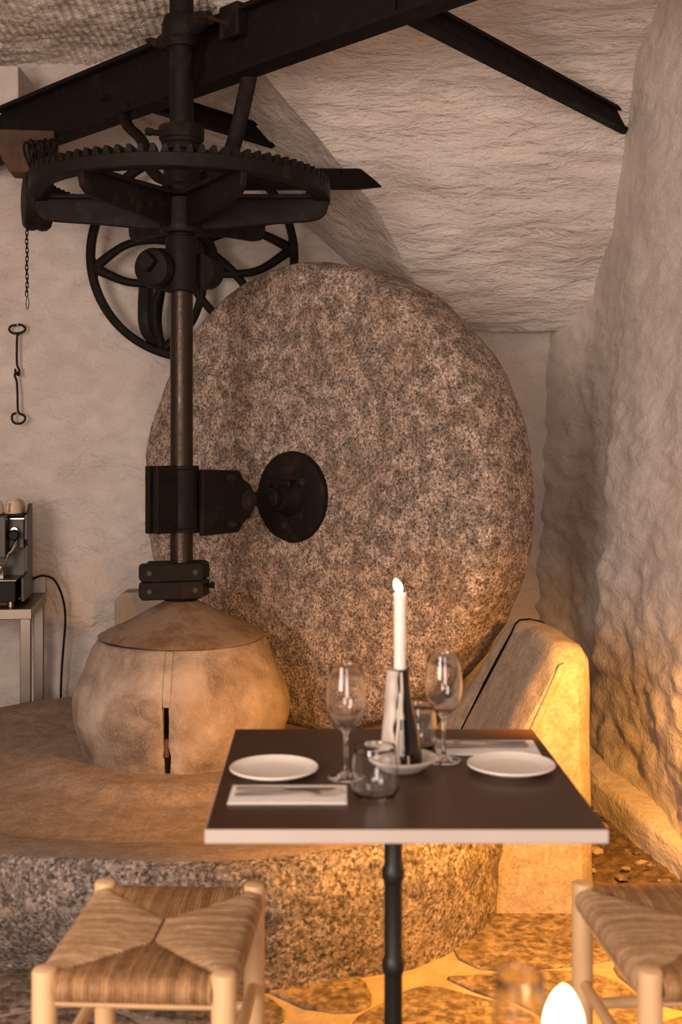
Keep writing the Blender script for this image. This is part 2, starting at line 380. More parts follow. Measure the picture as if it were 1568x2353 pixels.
# ------------------------------------------------------------------ mill bed
SX, SY = -.600, 4.42                                   # the mill's vertical shaft
S0 = V((SX, SY, 0))
RB = [(-180, 1.22), (-150, 1.26), (-120, 1.34), (-90, 1.39), (-72, 1.44), (-58, 1.475), (-48, 1.46), (-39.5, 1.395), (-32, 1.25), (-20, 1.11), (0, 1.03), (50, 1.12), (90, 1.30), (120, 1.24), (150, 1.21), (180, 1.22)]
RIMZ = [(-180, .275), (-140, .30), (-110, .33), (-60, .345), (-30, .33), (20, .28), (120, .258), (180, .275)]
bed = empty('mill_bed', (SX, SY, 0)); tag(bed, 'round granite mill bed carrying the upright millstone and stone cone', 'mill bed')
def bed_r(a):
    d = math.degrees(a); d = (d+180) % 360-180; r = interp(RB, d); return r+.012*fr(V((math.cos(a), math.sin(a), 0)), 5, 3)
NA = 220
def bed_top_z(a, f, R):
    d = (math.degrees(a)+180) % 360-180; rz = interp(RIMZ, d); r = f*R
    z = .282-.035*smooth(.48, .62, r)*smooth(1.12, .98, r); z = z+(rz-z)*smooth(.72, .985, f)
    return z
mb = MB(); rings = []
fsR = [0.02]+rng(.06, .97, 34)+[.985, .995, 1.0]
for f in fsR:
    ring = []
    for k in range(NA):
        a = 2*PI*k/NA; R = bed_r(a)-.03; p = V((SX+math.cos(a)*R*f, SY+math.sin(a)*R*f, bed_top_z(a, f, R))); p.z += .006*fr(p, 4, 4); ring.append(p)
    rings.append(ring)
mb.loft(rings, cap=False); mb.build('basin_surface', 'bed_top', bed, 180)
mb = MB(); rings = []
for dr, t in ((-.032, 1.0), (-.02, .995), (-.006, .965), (0, .90), (.012, .75), (.015, .6), (.006, .45), (-.02, .3), (-.06, .15), (-.10, .04), (-.12, -.1)):
    ring = []
    for k in range(NA):
        a = 2*PI*k/NA; R = bed_r(a); zt = bed_top_z(a, 1, R)
        dg = (math.degrees(a)+180) % 360-180; und = 1-.85*smooth(-95, -72, dg)*smooth(0, -20, dg)
        q = V((math.cos(a), math.sin(a), 0)); p = V((SX, SY, 0))+q*(R+(dr*und if t < .5 else dr)); p.z = zt*t
        if t < .99: p += q*(.020*fr(p, 3.2, 5)+.008*fr(p, 13, 3))
        else: p.z += .006*fr(p, 4, 4)
        ring.append(p)
    rings.append(ring)
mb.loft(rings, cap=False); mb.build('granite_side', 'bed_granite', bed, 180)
# curb stones on the right of the bed
CS = [(.40, -.02), (.405, .18), (.42, .34), (.48, .46), (.536, .575), (.592, .68), (.634, .755), (.648, .786), (.664, .800), (.70, .803), (.742, .792), (.766, .755), (.772, .66), (.775, .5), (.778, .3), (.780, .12), (.782, -.02)]
def curb(name, stations, mat, label, seed, ridge=False):
    e = empty(name, (stations[0][1]+.6, stations[0][0], 0)); tag(e, label, 'curb stone', 'curb stones around the mill bed'); mb = MB(); rings = []
    full = cat([V((y, dx, sc)) for y, dx, sc in stations], 5)
    for q in full:
        ring = []
        for x, z in CS:
            xx = .60+(x-.60)*(q.z if x > .6 else 1)+q.y; zz = .3+(z-.3)*(.5+.5*q.z if q.x < 4.2 else q.z**1.5) if z > .3 else z
            p = V((xx, q.x, zz)); p += V((.009*fr(p+V((seed, 0, 0)), 4, 4), .010*fr(p+V((0, seed, 0)), 4, 4), 0)); ring.append(p)
        rings.append(ring)
    mb.loft(rings); mb.build('stone_body', mat, e, 50, bev=.012, seg=3); return e
cu = curb('curb_stone', [(3.552, 0, .72), (3.585, 0, .86), (3.64, -.001, 1.0), (3.75, -.004, 1.02), (3.95, -.012, 1.02), (4.15, -.02, 1.0), (4.19, -.02, .98)], 'curb_stone', 'pale curb stone with its cut end lit orange, beside table corner', 0)
mb = MB(); ex = V((.17, 0, .38)).normalized()
mb.prism([(-.02, -.010), (.0, -.014), (.27, -.012), (.285, 0), (.27, .006), (0, .008)], P(1208, 1720, 3.553), ex, V((ex.z, 0, -ex.x)), (0, 1, 0), .03)
mb.build('carved_ridge', 'curb_stone', cu, 40, bev=.004)
mb = MB(); mb.loft([[V((x-.0225+(.006 if x > .7 else 0), y, z-.004)) for x, z in CS] for y in (4.180, 4.224)]); mb.build('joint_shade_strip', 'gap_shade', cu, 50)  # black strip added to stand in for the shade of the open joint
curb('curb_stone', [(4.222, -.022, .985), (4.28, -.037, .96), (4.35, -.058, .90), (4.42, -.078, .80), (4.47, -.083, .72)], 'curb_stone', 'curb stone past the joint, squeezed against the millstone rim', 3)
e = empty('stone_slab', (-.9, 5.86, 0)); tag(e, 'upright stone slab with clipped corner behind the stone cone', 'stone slab')
mb = MB(); mb.prism([(-1.117, 0), (-.60, 0), (-.60, .70), (-1.08, .70), (-1.117, .655)], (0, 5.87, 0), (1, 0, 0), (0, 0, 1), (0, 1, 0), .16)
mb.build('slab_body', 'stone_slab', e, 30, bev=.008)

# ------------------------------------------------------------------ millstone
PHI = math.radians(40); A = V((math.sin(PHI), math.cos(PHI), 0)); NB = V((A.y, -A.x, 0))   # axle direction, sideways
HZ = 1.207
ms = empty('millstone', (S0.x+A.x*.8, S0.y+A.y*.8, .25)); tag(ms, 'huge upright speckled granite millstone with black iron hub plate', 'millstone')
Rm = .985; T0 = .625; W = .365
prof = [(.0002, .0), (.10, 0), (.2, .0), (.3, 0), (.42, 0), (.54, 0), (.66, 0), (.76, .0), (.84, .0), (.90, .001), (.925, .003), (.945, .008), (.960, .018), (.970, .034), (.978, .065), (.984, .11), (.985, .16), (.984, .22), (.980, .28), (.970, .315), (.955, .338), (.93, .352), (.88, .36), (.6, .365), (.2, .365), (.0002, .365)]
mb = MB(); c0 = V((SX, SY, HZ))+A*T0; mb.lathe(prof, c0, A, 180)
for i, p in enumerate(mb.v):
    rel = p-c0; h = rel.dot(A); rad = rel-A*h; L = rad.length
    d = .010*fr(p, 2.4, 3)+.006*fr(p, 9, 3)
    if h < .045: p -= A*(.8*d); 
    if L > .9: p += rad.normalized()*(d*1.1+.008*fr(p, 5, 2))
mb.build('stone_disc', 'granite', ms, 180)
mb = MB(); c1 = V((SX, SY, HZ))+A*.592
pr = [(.0002, 0), (.06, 0), (.17, .004), (.186, .010), (.19, .018), (.19, .040), (.0002, .040)]
mb.lathe(pr, c1, A, 48)
for p in mb.v:
    rel = p-c1; L = (rel-A*rel.dot(A)).length
    if L > .15: p += (rel-A*rel.dot(A)).normalized()*.006*fr(p, 9, 3)
hubp = mb.build('hub_plate', 'iron', ms, 40)
mb = MB(); mb.lathe([(.0002, -.075), (.045, -.075), (.052, -.06), (.056, -.03), (.075, -.012), (.08, 0.005)], c1, A, 24); mb.build('hub_boss', 'iron', hubp, 40)
for an in (35, 150, 265, 320):
    q = c1+NB*(.115*math.cos(math.radians(an)))+V((0, 0, 1))*(.115*math.sin(math.radians(an)))
    mb = MB(); mb.cyl(q-A*.018, q+A*.012, .016, .018, 6); mb.build('bolt', 'rusty_iron', hubp, 30)
mb = MB(); mb.box(c1+V((0, 0, .055))-A*.02, (.09, .05, .03), Matrix((NB, A, V((0, 0, 1)))).transposed()); mb.build('wedge', 'iron', hubp, 30, bev=.006)
# axle between shaft clamp and millstone
ax = empty('axle_rod', c1-A*.1); tag(ax, 'short black iron axle joining the shaft clamp to the hub plate', 'axle')
mb = MB(); mb.cyl(V((SX, SY, HZ))+A*.30, c1-A*.078, .027, .030, 20, .003); mb.build('rod', 'iron', ax, 40)
mb = MB(); mb.cyl(c1-A*.115, c1-A*.076, .042, .042, 20, .006); mb.build('collar', 'iron', ax, 40)

# ------------------------------------------------------------------ stone cone at the shaft foot
cn = empty('stone_cone', (SX, SY, .28)); tag(cn, 'squat split stone cone with rusty sheet metal cap around the shaft foot', 'stone cone')
cp = [(.338, .262), (.356, .268), (.366, .30), (.389, .37), (.402, .415), (.405, .46), (.402, .49), (.392, .520), (.376, .555), (.352, .61), (.326, .665), (.305, .698), (.280, .702), (.12, .702)]
cq = []
for (a, b_), (c, d) in zip(cp, cp[1:]): cq += [(a+(c-a)*k/3, b_+(d-b_)*k/3) for k in range(3)]
cq.append(cp[-1])
for a0, a1 in ((-PI/2+.028, PI/2-.03), (PI/2+.03, 1.5*PI-.028)):
    mb = MB(); rings = []; n = 60; inner = [(.10, .702), (.10, .262)]
    for k in range(n+1):
        a = a0+(a1-a0)*k/n; ring = []
        e_ = min(k, n-k)/n
        for r, z in cq+inner:
            rr = r-(.010*smooth(.03, 0, e_) if r > .11 else 0)
            p = V((SX+math.cos(a)*rr, SY+math.sin(a)*rr, z))
            if r > .2: dd = .009*fr(p, 3.5, 4)+.004*fr(p, 11, 3)-.006*smooth(.02, 0, abs(z-.515))*0; p += V((math.cos(a), math.sin(a), 0))*dd
            if k in (0, n) and r > .11: p += V((math.cos(a0), math.sin(a0), 0))*0 + V((-math.sin(a), math.cos(a), 0))*(.006*fr(V((z*6, a0, 1)), 3, 3))
            ring.append(p)
        rings.append(ring)
    mb.loft(rings); mb.build('stone_half', 'cone_stone', cn, 50)
mb = MB(); mb.lathe([(.10, .700), (.296, .700), (.297, .709), (.10, .709)], (SX, SY, 0), (0, 0, 1), 48, closed=True); mb.build('gap_shade_ring', 'black_iron', cn, 40)  # dark ring added to paint the shaded gap under the cap
mb = MB(); mb.lathe([(.0002, .265), (.335, .265), (.365, .40), (.36, .52), (.29, .69), (.0002, .70)], (SX, SY, 0), (0, 0, 1), 40); mb.build('dark_core', 'gap_shade', cn, 40)  # black core behind the split paints the shade of the crack
for pts, ww in (([(.392, .520), (.372, .565), (.343, .63), (.307, .698)], .024), ([(.374, .345), (.384, .38), (.392, .41)], .014)):
    mb = MB(); rings = []
    for r, z in pts:
        w_ = ww*(1+.3*noise.noise(V((z*30, 0, 0)))); y = SY-r; rings.append([V((SX-w_/2+.004*noise.noise(V((z*20, 5, 0))), y, z)), V((SX+w_/2, y, z)), V((SX+w_/2, y+.04, z)), V((SX-w_/2, y+.04, z))])
    mb.loft(rings); mb.build('mortar_fill', 'cone_stone' if ww > .02 else 'weathered_wood', cn, 40)
mb = MB(); pr = [(.048, .842), (.06, .838), (.12, .806), (.20, .757), (.27, .726), (.305, .707), (.311, .701), (.308, .698), (.26, .722), (.05, .835)]
mb.lathe(pr, (SX, SY, 0), (0, 0, 1), 64)
for p in mb.v:
    a = math.atan2(p.y-SY, p.x-SX); r = math.hypot(p.x-SX, p.y-SY)
    p.z += .006*smooth(.05, .2, r)+.005*math.sin(2*a+.5)*smooth(.1, .3, r)+.003*noise.noise(V((math.cos(a)*5, math.sin(a)*5, 0)))*smooth(.1, .3, r)
mb.build('cap_sheet', 'sheet_metal', cn, 50)
mb = MB(); mb.box((SX-.10, SY-.14, .775), (.006, .28, .004), Matrix.Rotation(-.62, 3, 'Z')@Matrix.Rotation(.55, 3, 'X')); 

# ------------------------------------------------------------------ vertical shaft with gear
sh = empty('drive_shaft', (SX, SY, .86)); tag(sh, 'black iron vertical mill shaft with large toothed gear wheel', 'drive shaft')
def Zs(py): return CAMZ-(py-HY)*SY/FPX
c = lambda z: V((SX, SY, z))
mb = MB(); mb.cyl(c(.842), c(Zs(650)), .0425, .0425, 40); mb.build('lower_rod', 'iron_shaft', sh, 40)
mb = MB(); mb.cyl(c(Zs(660)), c(3.36), .045, .045, 32); mb.build('upper_rod', 'iron', sh, 40)
# double clamp bars at the foot
for zc in (Zs(1311), Zs(1352)):
    for s_, L in ((-1, .235), (1, .235)):
        rz = Matrix.Rotation(math.radians(16), 3, 'Z'); ex = rz@V((1, 0, 0)); ey = rz@V((0, 1, 0)); o_ = c(zc)+ey*(.045*s_)-ex*(.045 if s_ < 0 else .008)
        pl = []
        for cx_, cy_, a_ in ((L/2-.016, -.018, -PI/2), (L/2-.016, .018, 0), (-L/2+.016, .018, PI/2), (-L/2+.016, -.018, PI)):
            for k in range(5): a = a_+PI/2*k/4; pl.append((cx_+.016*math.cos(a), cy_+.015*math.sin(a)))
        mb = MB(); mb.prism(pl, o_, ex, V((0, 0, 1)), ey, .052); br = mb.build('clamp_bar', 'iron', sh, 40, bev=.004)
        if s_ < 0:
            for q in (-.085, .085):
                mb = MB(); mb.cyl(o_+ex*q-ey*.030, o_+ex*q-ey*.020, .010, .010, 12); mb.build('bolt_hole', 'black_iron', br, 40)
q0 = c(Zs(1347))+V((.085, .04, 0)); mb = MB(); mb.cyl(q0, q0+V((.028, -.004, 0)), .006, .006, 10); mb.cyl(q0+V((.02, -.003, 0)), q0+V((.033, -.005, 0)), .013, .013, 6); mb.build('clamp_bolt', 'iron', sh, 40)
mb = MB(); mb.cyl(c(.84), c(Zs(1372)), .062, .05, 24); mb.build('foot_collar', 'iron', sh, 40)
# middle clamp: two side plates, wrap, eye
zt, zb = Zs(1070), Zs(1222); zm = (zt+zb)/2
for s_ in (-1, 1):
    off = NB*(.058*s_)
    pl = [(.045, -(zt-zb)/2), (.235, -(zt-zb)/2+.004), (.262, -.085), (.30, -.062), (.318, -.035)]
    pl += [(.292+.036*math.cos(t), .036*math.sin(t)) for t in rng(-.9, .9, 6)]
    pl += [(.318, .035), (.30, .062), (.262, .085), (.235, (zt-zb)/2-.004), (.045, (zt-zb)/2)]
    mb = MB(); mb.prism(pl, c(HZ-.002), A, (0, 0, 1), NB, .022); mb.v = [p+off for p in mb.v]; pt = mb.build('clamp_plate', 'iron', sh, 30, bev=.003)
    for q, z in ((.185, .088), (.185, -.088)):
        o_ = c(HZ)+off+A*q+V((0, 0, z)); mb = MB(); mb.cyl(o_+NB*.010*s_, o_+NB*.026*s_, .017, .016, 6); mb.cyl(o_+NB*.024*s_, o_+NB*.040*s_, .010, .009, 10); mb.build('bolt', 'rusty_iron', pt, 30)
    o_ = c(HZ)+off+A*.292; mb = MB(); mb.lathe([(.0002, .034), (.016, .034), (.026, .030), (.028, .016), (.040, .014), (.044, .004)], o_, NB*s_, 28); mb.build('pivot_pin', 'rusty_iron', pt, 40)
mb = MB()   # wrap round the shaft
mb.lathe([(.0445, -(zt-zb)/2), (.064, -(zt-zb)/2), (.066, -(zt-zb)/2+.012), (.060, -(zt-zb)/2+.016), (.060, (zt-zb)/2-.016), (.066, (zt-zb)/2-.012), (.064, (zt-zb)/2), (.0445, (zt-zb)/2)], c(zm), (0, 0, 1), 32); mb.build('clamp_sleeve', 'iron', sh, 40)
Rm3 = Matrix((A, -NB, V((0, 0, 1)))).transposed()
for s_ in (-1, 1):
    mb = MB(); mb.box(c(zm)-A*.095+NB*(.022*s_), (.11, .024, zt-zb), Rm3); fl2 = mb.build('clamp_flange', 'iron', sh, 30, bev=.003)
    for z in (.088, -.078):
        for q in (-.115,):
            o_ = c(HZ)+A*q+NB*(.034*s_)+V((0, 0, z)); mb = MB(); mb.cyl(o_, o_+NB*.016*s_, .017, .016, 6); mb.cyl(o_+NB*.014*s_, o_+NB*.030*s_, .010, .009, 10); mb.build('bolt', 'iron', fl2, 30)
# crosshead under the gear
z0, z1 = Zs(672), Zs(545)
mb = MB(); mb.cyl(c(z0), c(z1), .060, .060, 32, .004); mb.build('crosshead', 'iron', sh, 40)
dB = V((-.40, -.92, -.06)).normalized(); cB = c(Zs(620))+V((-.075, -.02, 0))
mb = MB(); mb.lathe([(.0002, .075), (.062, .075), (.070, .070), (.074, .058), (.074, .030), (.068, .022), (.068, .010), (.078, .004), (.078, -.05), (.0002, -.05)], cB, dB, 36); bs = mb.build('boss', 'iron', sh, 35)
fx, fy, fz = frame(dB, (0, 0, 1)); R3 = Matrix(((fx+fy).normalized(), (fy-fx).normalized(), fz)).transposed()
mb = MB(); mb.box(cB+dB*.085+V((0, 0, .020)), (.056, .056, .05), R3); mb.build('square_peg', 'iron', bs, 30, bev=.004)
cB2 = c(Zs(620))+V((.06, .03, 0)); mb = MB(); mb.lathe([(.0002, .09), (.06, .09), (.066, .08), (.066, 0), (.0002, 0)], cB2, -dB, 28); mb.build('boss', 'iron', sh, 35)
# gear wheel
RG = .556; GZ0, GZ1 = 2.338, 2.384
gear = empty('gear_wheel', (SX, SY, GZ0)); gear.parent = sh; gear.location = V((0, 0, GZ0))-ORG[sh]+V((SX, SY, 0)); ORG[gear] = V((SX, SY, GZ0))
mb = MB(); mb.lathe([(RG, GZ0), (RG+.004, GZ0+.004), (RG+.004, GZ1), (RG-.002, GZ1+.002), (RG-.062, GZ1+.010), (RG-.066, GZ1), (RG-.066, GZ0+.012), (RG-.05, GZ0), (RG, GZ0)], (SX, SY, 0), (0, 0, 1), 120)
mb.build('gear_ring', 'iron', gear, 35)
NT = 86; tm = None
for k in range(NT):
    a = 2*PI*k/NT
    if tm is None:
        mb = MB(); rings = []
        for r, sc, hh in ((RG+.003, 1, .029), (RG-.03, .94, .029), (RG-.060, .88, .028)):
            rings.append([V((r, y*sc, z)) for y, z in ((-.0150, 0), (-.0115, .008), (-.0092, hh*.7), (-.0066, hh), (.0066, hh), (.0092, hh*.7), (.0115, .008), (.0150, 0))])
        mb.loft(rings); t0 = mb.build('tooth', 'iron', None, 35, bev=.0015, seg=1); tm = t0.data; ob = t0
    else:
        ob = t0.copy(); COL.objects.link(ob)
    ob.parent = gear; ob.location = (0, 0, GZ1+.0015-GZ0); ob.rotation_euler = (0, 0, a)
for k in range(6):
    a = math.radians(60*k); d = V((math.cos(a), math.sin(a), 0)); n = V((-d.y, d.x, 0)); o_ = c(0)
    pl = [(.05, 2.395), (.05, 2.232), (.16, 2.236), (.30, 2.250), (RG-.075, 2.262), (RG-.035, 2.272), (RG-.012, 2.292), (RG-.004, 2.318), (RG-.004, 2.35), (RG-.06, 2.355), (.13, 2.362)]
    mb = MB(); mb.prism(pl, o_, d, (0, 0, 1), n, .024); arm = mb.build('gear_arm', 'iron', gear, 30, bev=.004)
    mb = MB(); pf = [(.05, -.075), (.12, -.042), (.30, -.034), (RG-.09, -.036), (RG-.04, -.06), (RG-.04, .06), (RG-.09, .036), (.30, .034), (.12, .042), (.05, .075)]
    mb.prism(pf, c(2.352), d, n, (0, 0, 1), .016); mb.build('arm_flange', 'iron', gear, 30, bev=.003)
mb = MB(); mb.lathe([(.045, 2.215), (.075, 2.215), (.082, 2.225), (.080, 2.25), (.072, 2.36), (.080, 2.385), (.074, 2.395), (.068, 2.40), (.066, 2.50), (.045, 2.50)], (SX, SY, 0), (0, 0, 1), 36); mb.build('gear_hub', 'iron', gear, 40)
mb = MB(); mb.lathe([(.045, Zs(348)), (.066, Zs(348)), (.068, Zs(334)), (.076, Zs(332)), (.078, Zs(324)), (.084, Zs(322)), (.086, Zs(296)), (.082, Zs(292)), (.045, Zs(292))], (SX, SY, 0), (0, 0, 1), 36); col_ = mb.build('stop_collar', 'iron', sh, 40)
mb = MB(); q0 = c(Zs(311))+V((-.075, -.03, 0)); mb.box(q0+V((-.04, -.02, 0)), (.026, .026, .024), Matrix.Rotation(.4, 3, 'Z')); mb.cyl(q0, q0+V((-.03, -.015, 0)), .011, .011, 10); mb.build('set_screw', 'iron', col_, 30, bev=.002)

# ------------------------------------------------------------------ beams under the vault
def ibeam(name, p0, p1, h, wf, t, label, mat='iron_beam', grp=None):
    p0 = V(p0); p1 = V(p1); d = (p1-p0); L = d.length; d.normalize(); n = V((-d.y, d.x, 0)).normalized(); R = Matrix((d, n, V((0, 0, 1)))).transposed(); mid = (p0+p1)/2
    e = empty(name, p0); tag(e, label, 'beam', grp)
    mb = MB(); mb.box(mid+V((0, 0, h/2)), (L, t, h-t*1.5), R); web = mb.build('web', mat, e, 30)
    for z in (t*.7, h-t*.7): mb = MB(); mb.box(mid+V((0, 0, z)), (L, wf, t*1.4), R); mb.build('flange', mat, e, 30, bev=.003)
    return e, d, n
BD = V((.7017, -.7125, 0)); B0 = V((-.565, 4.575, 2.795))
bm_, bd, bn = ibeam('steel_beam', B0-BD*2.05, B0+BD*2.72, .245, .095, .013, 'long dark steel I-beam running diagonally behind the top of the shaft')
for px, py in ((190, 215),):
    o_ = B0-BD*.93-bn*0; 
    for s_ in (-1,):
        q = B0-BD*.62+V((0, 0, .11)); nn = V((-.7125, -.7017, 0)); mb = MB(); mb.cyl(q, q+nn*.03, .016, .012, 8); mb.build('bolt', 'iron_beam', bm_, 30)
jd = V((.62, .80, 0)).normalized()
p_end = P(1438, 306, 5.15); st = V((.21, 3.83, 0)); st = P(905, 30, 3.78)
def joist(name, a, b_, h, wf, label):
    e = empty(name, a); tag(e, label, 'beam', 'short joists running into the rock'); a = V(a); b_ = V(b_); d = (b_-a).normalized(); n = V((-d.y, d.x, 0)).normalized(); u = d.cross(n)*1
    if u.z < 0: u = -u
    R = Matrix((d, n, n.cross(d)*-1)).transposed(); mid = (a+b_)/2; L = (b_-a).length; up = V((0, 0, 1))
    R = Matrix((d, n, d.cross(n))).transposed()
    mb = MB(); mb.box(mid+up*(h/2), (L, .012, h), R); mb.build('web', 'iron_beam', e, 30)
    for z in (.006, h-.006): mb = MB(); mb.box(mid+up*z, (L, wf, .013), R); mb.build('flange', 'iron_beam', e, 30, bev=.002)
    return e
a = P(905, 33, 3.80); b2 = P(1440, 306, 5.15); d = (b2-a).normalized(); joist('steel_joist', a+V((0, 0, .004)), b2+d*.25, .085, .05, 'dark steel joist slanting across the white vault at upper right')
a = P(300, 240, 4.93); b2 = P(600, 330, 5.50); d = (b2-a).normalized(); joist('steel_joist', a, b2+d*.30, .085, .05, 'dark steel joist above the gear, ending in the vault flank')
e = empty('bearing_beam', P(600, 430, 5.0)); tag(e, 'short square dark beam poking out right of the gear wheel', 'beam')
a = P(560, 412, 4.98); b2 = P(828, 412, 5.32); d = (b2-a).normalized(); R = Matrix((d, V((-d.y, d.x, 0)).normalized(), d.cross(V((-d.y, d.x, 0)).normalized()))).transposed(); mb = MB(); mb.box((a+b2)/2+d*.12, ((b2-a).length+.24, .07, .085), R); mb.build('beam_body', 'iron_beam', e, 30, bev=.006)
# top bearing clamped to the beam
tb = empty('shaft_bearing', (SX, SY, 2.95)); tag(tb, 'rusty iron bearing bracket bolting the shaft to the diagonal beam', 'bearing')
mb = MB(); mb.lathe([(.046, Zs(112)), (.060, Zs(112)), (.064, Zs(104)), (.064, Zs(96)), (.070, Zs(92)), (.070, Zs(84)), (.074, Zs(80)), (.074, Zs(60)), (.066, Zs(42)), (.046, Zs(36))], (SX, SY, 0), (0, 0, 1), 32); mb.build('bearing_sleeve', 'iron', tb, 40)
for s_, L in ((-1, .135), (1, .165)):
    q = c(Zs(74)); q2 = q+BD*(L*s_)+V((.0, .0, .012*s_)); mb = MB(); mb.tube([q, q.lerp(q2, .5), q2], [.045, .036, .026], 12); mb.build('lug', 'iron', tb, 40)
    nn = V((-.7125, -.7017, 0)); mb = MB(); mb.cyl(q2+nn*.02, q2+nn*.05, .017, .015, 6); mb.cyl(q2-nn*.17, q2+nn*.065, .008, .008, 8); mb.build('stud_bolt', 'rusty_iron', tb, 30)
q = c(Zs(62))+BD*.175-V((-.7125, -.7017, 0))*.105; mb = MB(); mb.box(q, (.11, .05, .125), Matrix((BD, V((.7125, .7017, 0)), V((0, 0, 1)))).transposed()); mb.build('back_plate', 'iron', tb, 30, bev=.008)
# hanger straps
hs = empty('hanger_strap', P(575, 152, 4.36)); tag(hs, 'flat black strap hanging from the beam right of the shaft', 'strap')
mb = MB(); mb.tube(cat([P(577, 145, 4.36), P(570, 190, 4.40), P(556, 255, 4.45), P(543, 310, 4.48), P(536, 335, 4.50), P(520, 372, 4.52), P(470, 410, 4.50), P(440, 422, 4.47)], 4), .030, 10, flat=.42); mb.build('strap_bar', 'iron', hs, 50)
hs = empty('hanger_strap', P(290, 250, 4.88)); tag(hs, 'bent black rod hanging from the beam left of the shaft', 'strap')
mb = MB(); mb.tube(cat([P(288, 238, 4.90), P(287, 268, 4.88), P(296, 292, 4.84), P(320, 315, 4.78), P(334, 340, 4.72), P(342, 380, 4.66), P(365, 408, 4.58), P(400, 420, 4.50)], 4), .024, 10, flat=.7); mb.build('strap_bar', 'iron', hs, 50)

# ------------------------------------------------------------------ spoked wall wheel
WY = 5.84; wc = P(443, 588, WY); Rw = 243*WY/FPX
wh = empty('flywheel', (wc.x, WY, wc.z-Rw)); tag(wh, 'black spoked iron wheel on the wall behind the shaft', 'wheel')
mb = MB(); mb.lathe([(Rw-.034, -.030), (Rw-.010, -.034), (Rw, -.028), (Rw-.006, -.010), (Rw-.006, .010), (Rw, .028), (Rw-.010, .034), (Rw-.034, .030), (Rw-.042, 0)], wc, (0, 1, 0), 96, closed=True); mb.build('rim', 'iron', wh, 40)
mb = MB(); mb.lathe([(.0002, -.11), (.07, -.11), (.08, -.10), (.085, -.05), (.12, -.04), (.125, 0), (.12, .04), (.08, .05), (.07, .24), (.0002, .24)], wc, (0, 1, 0), 36); mb.build('hub', 'iron', wh, 40)
for nang in (4, 96, 187, 252, 310):
    an = math.radians(nang); pr_ = wc+V((math.cos(an), 0, math.sin(an)))*(Rw-.03)
    for s_ in (-1, 1):
        a2 = an+s_*math.radians(48); ph = wc+V((math.cos(a2), 0, math.sin(a2)))*.11; am = an+s_*math.radians(15); pm = wc+V((math.cos(am), 0, math.sin(am)))*(Rw*.66); am2 = an+s_*math.radians(28); pm2 = wc+V((math.cos(am2), 0, math.sin(am2)))*(Rw*.42)
        mb = MB(); mb.tube(cat([pr_, pm, pm2, ph], 6), [.026-.006*math.sin(PI*i/18) for i in range(19)], 10, flat=.75); mb.build('spoke', 'iron', wh, 60)
    mb = MB(); mb.tube([pr_+V((-math.sin(an), 0, math.cos(an)))*-.05, pr_, pr_+V((-math.sin(an), 0, math.cos(an)))*.05], [.014, .03, .014], 10); mb.build('spoke_foot', 'iron', wh, 60)
wb = empty('wheel_bracket', P(345, 800, 5.90)); tag(wb, 'curved dark bracket bar under the spoked wheel', 'bracket')
mb = MB(); pts = cat([P(338, 640, 5.93), P(334, 700, 5.93), P(336, 752, 5.93), P(352, 785, 5.95), P(385, 812, 5.97)], 5)
mb.loft([[p+V((-.028, -.06, 0)), p+V((.028, -.06, 0)), p+V((.028, .06, 0)), p+V((-.028, .06, 0))] for p in pts]); mb.build('bracket_bar', 'iron', wb, 40, bev=.005)
mb = MB(); mb.tube(cat([P(372, 660, 5.9), P(362, 730, 5.9), P(368, 790, 5.92)], 5), .022, 10); mb.build('brace_rod', 'iron', wb, 60)
# pulley with chain, block, wire coil
pc = P(86, 462, 5.0); dP = V((.93, .36, 0)).normalized()
pu = empty('pulley', pc-V((0, 0, .12))); tag(pu, 'thick dark pulley drum at left end of the gear wheel', 'pulley')
mb = MB(); mb.lathe([(.0002, -.062), (.07, -.062), (.11, -.056), (.124, -.04), (.127, -.02), (.121, 0), (.127, .02), (.124, .04), (.11, .056), (.0002, .062)], pc, dP, 40); mb.build('drum', 'iron', pu, 40)
mb = MB(); mb.cyl(pc, pc+dP*.30+V((0, 0, 0)), .022, .022, 16); mb.cyl(pc, P(60, 440, 5.95), .02, .02, 12); mb.build('spindle', 'iron', pu, 40)
mb = MB(); mb.tube([pc+V((.0, .03, .05)), P(100, 372, 5.1), P(95, 330, 5.15)], .022, 10); mb.build('hanger', 'iron', pu, 40)
bl = empty('timber_block', P(60, 400, 5.25)); tag(bl, 'rust brown timber block hanging under the left end of the beam', 'block')
mb = MB(); mb.prism([(-.14, .16), (-.10, .06), (-.065, 0), (.10, 0), (.13, .06), (.13, .19), (-.14, .19)], P(62, 404, 5.25), V((1, .1, 0)).normalized(), (0, 0, 1), V((-.1, 1, 0)).normalized(), .13); mb.build('block_body', 'weathered_wood', bl, 30, bev=.008)
wcl = empty('wire_coil', P(95, 385, 5.12)); tag(wcl, 'dark loops of wire hanging off the timber block', 'wire')
for k in range(7):
    q = P(68+k*8, 358-k*1.5, 5.14-.004*k); mb = MB(); mb.tube([q+V((.018*math.cos(t)+.012*math.sin(t)*(k-3)*.3, .016*math.sin(t*2+k), (.058+.006*math.sin(k*2))*math.sin(t))) for t in rng(0, 2*PI, 20)[:-1]], .006, 6, closed=True); mb.build('wire_loop', 'iron', wcl, 60)
ch = empty('hanging_chain', P(63, 712, 4.98)); tag(ch, 'thin iron chain hanging from the pulley down the white wall', 'chain')
def link(L, w_, r): return cat([V((-w_, 0, -L)), V((w_, 0, -L)), V((w_*1.1, 0, 0)), V((w_, 0, L)), V((-w_, 0, L)), V((-w_*1.1, 0, 0))], 3, True)
mb = MB(); mb.tube(link(.0105, .0045, 0), .0021, 5, closed=True); l0 = mb.build('chain_link', 'iron', None, 60)
ytop = 505; npx = 18
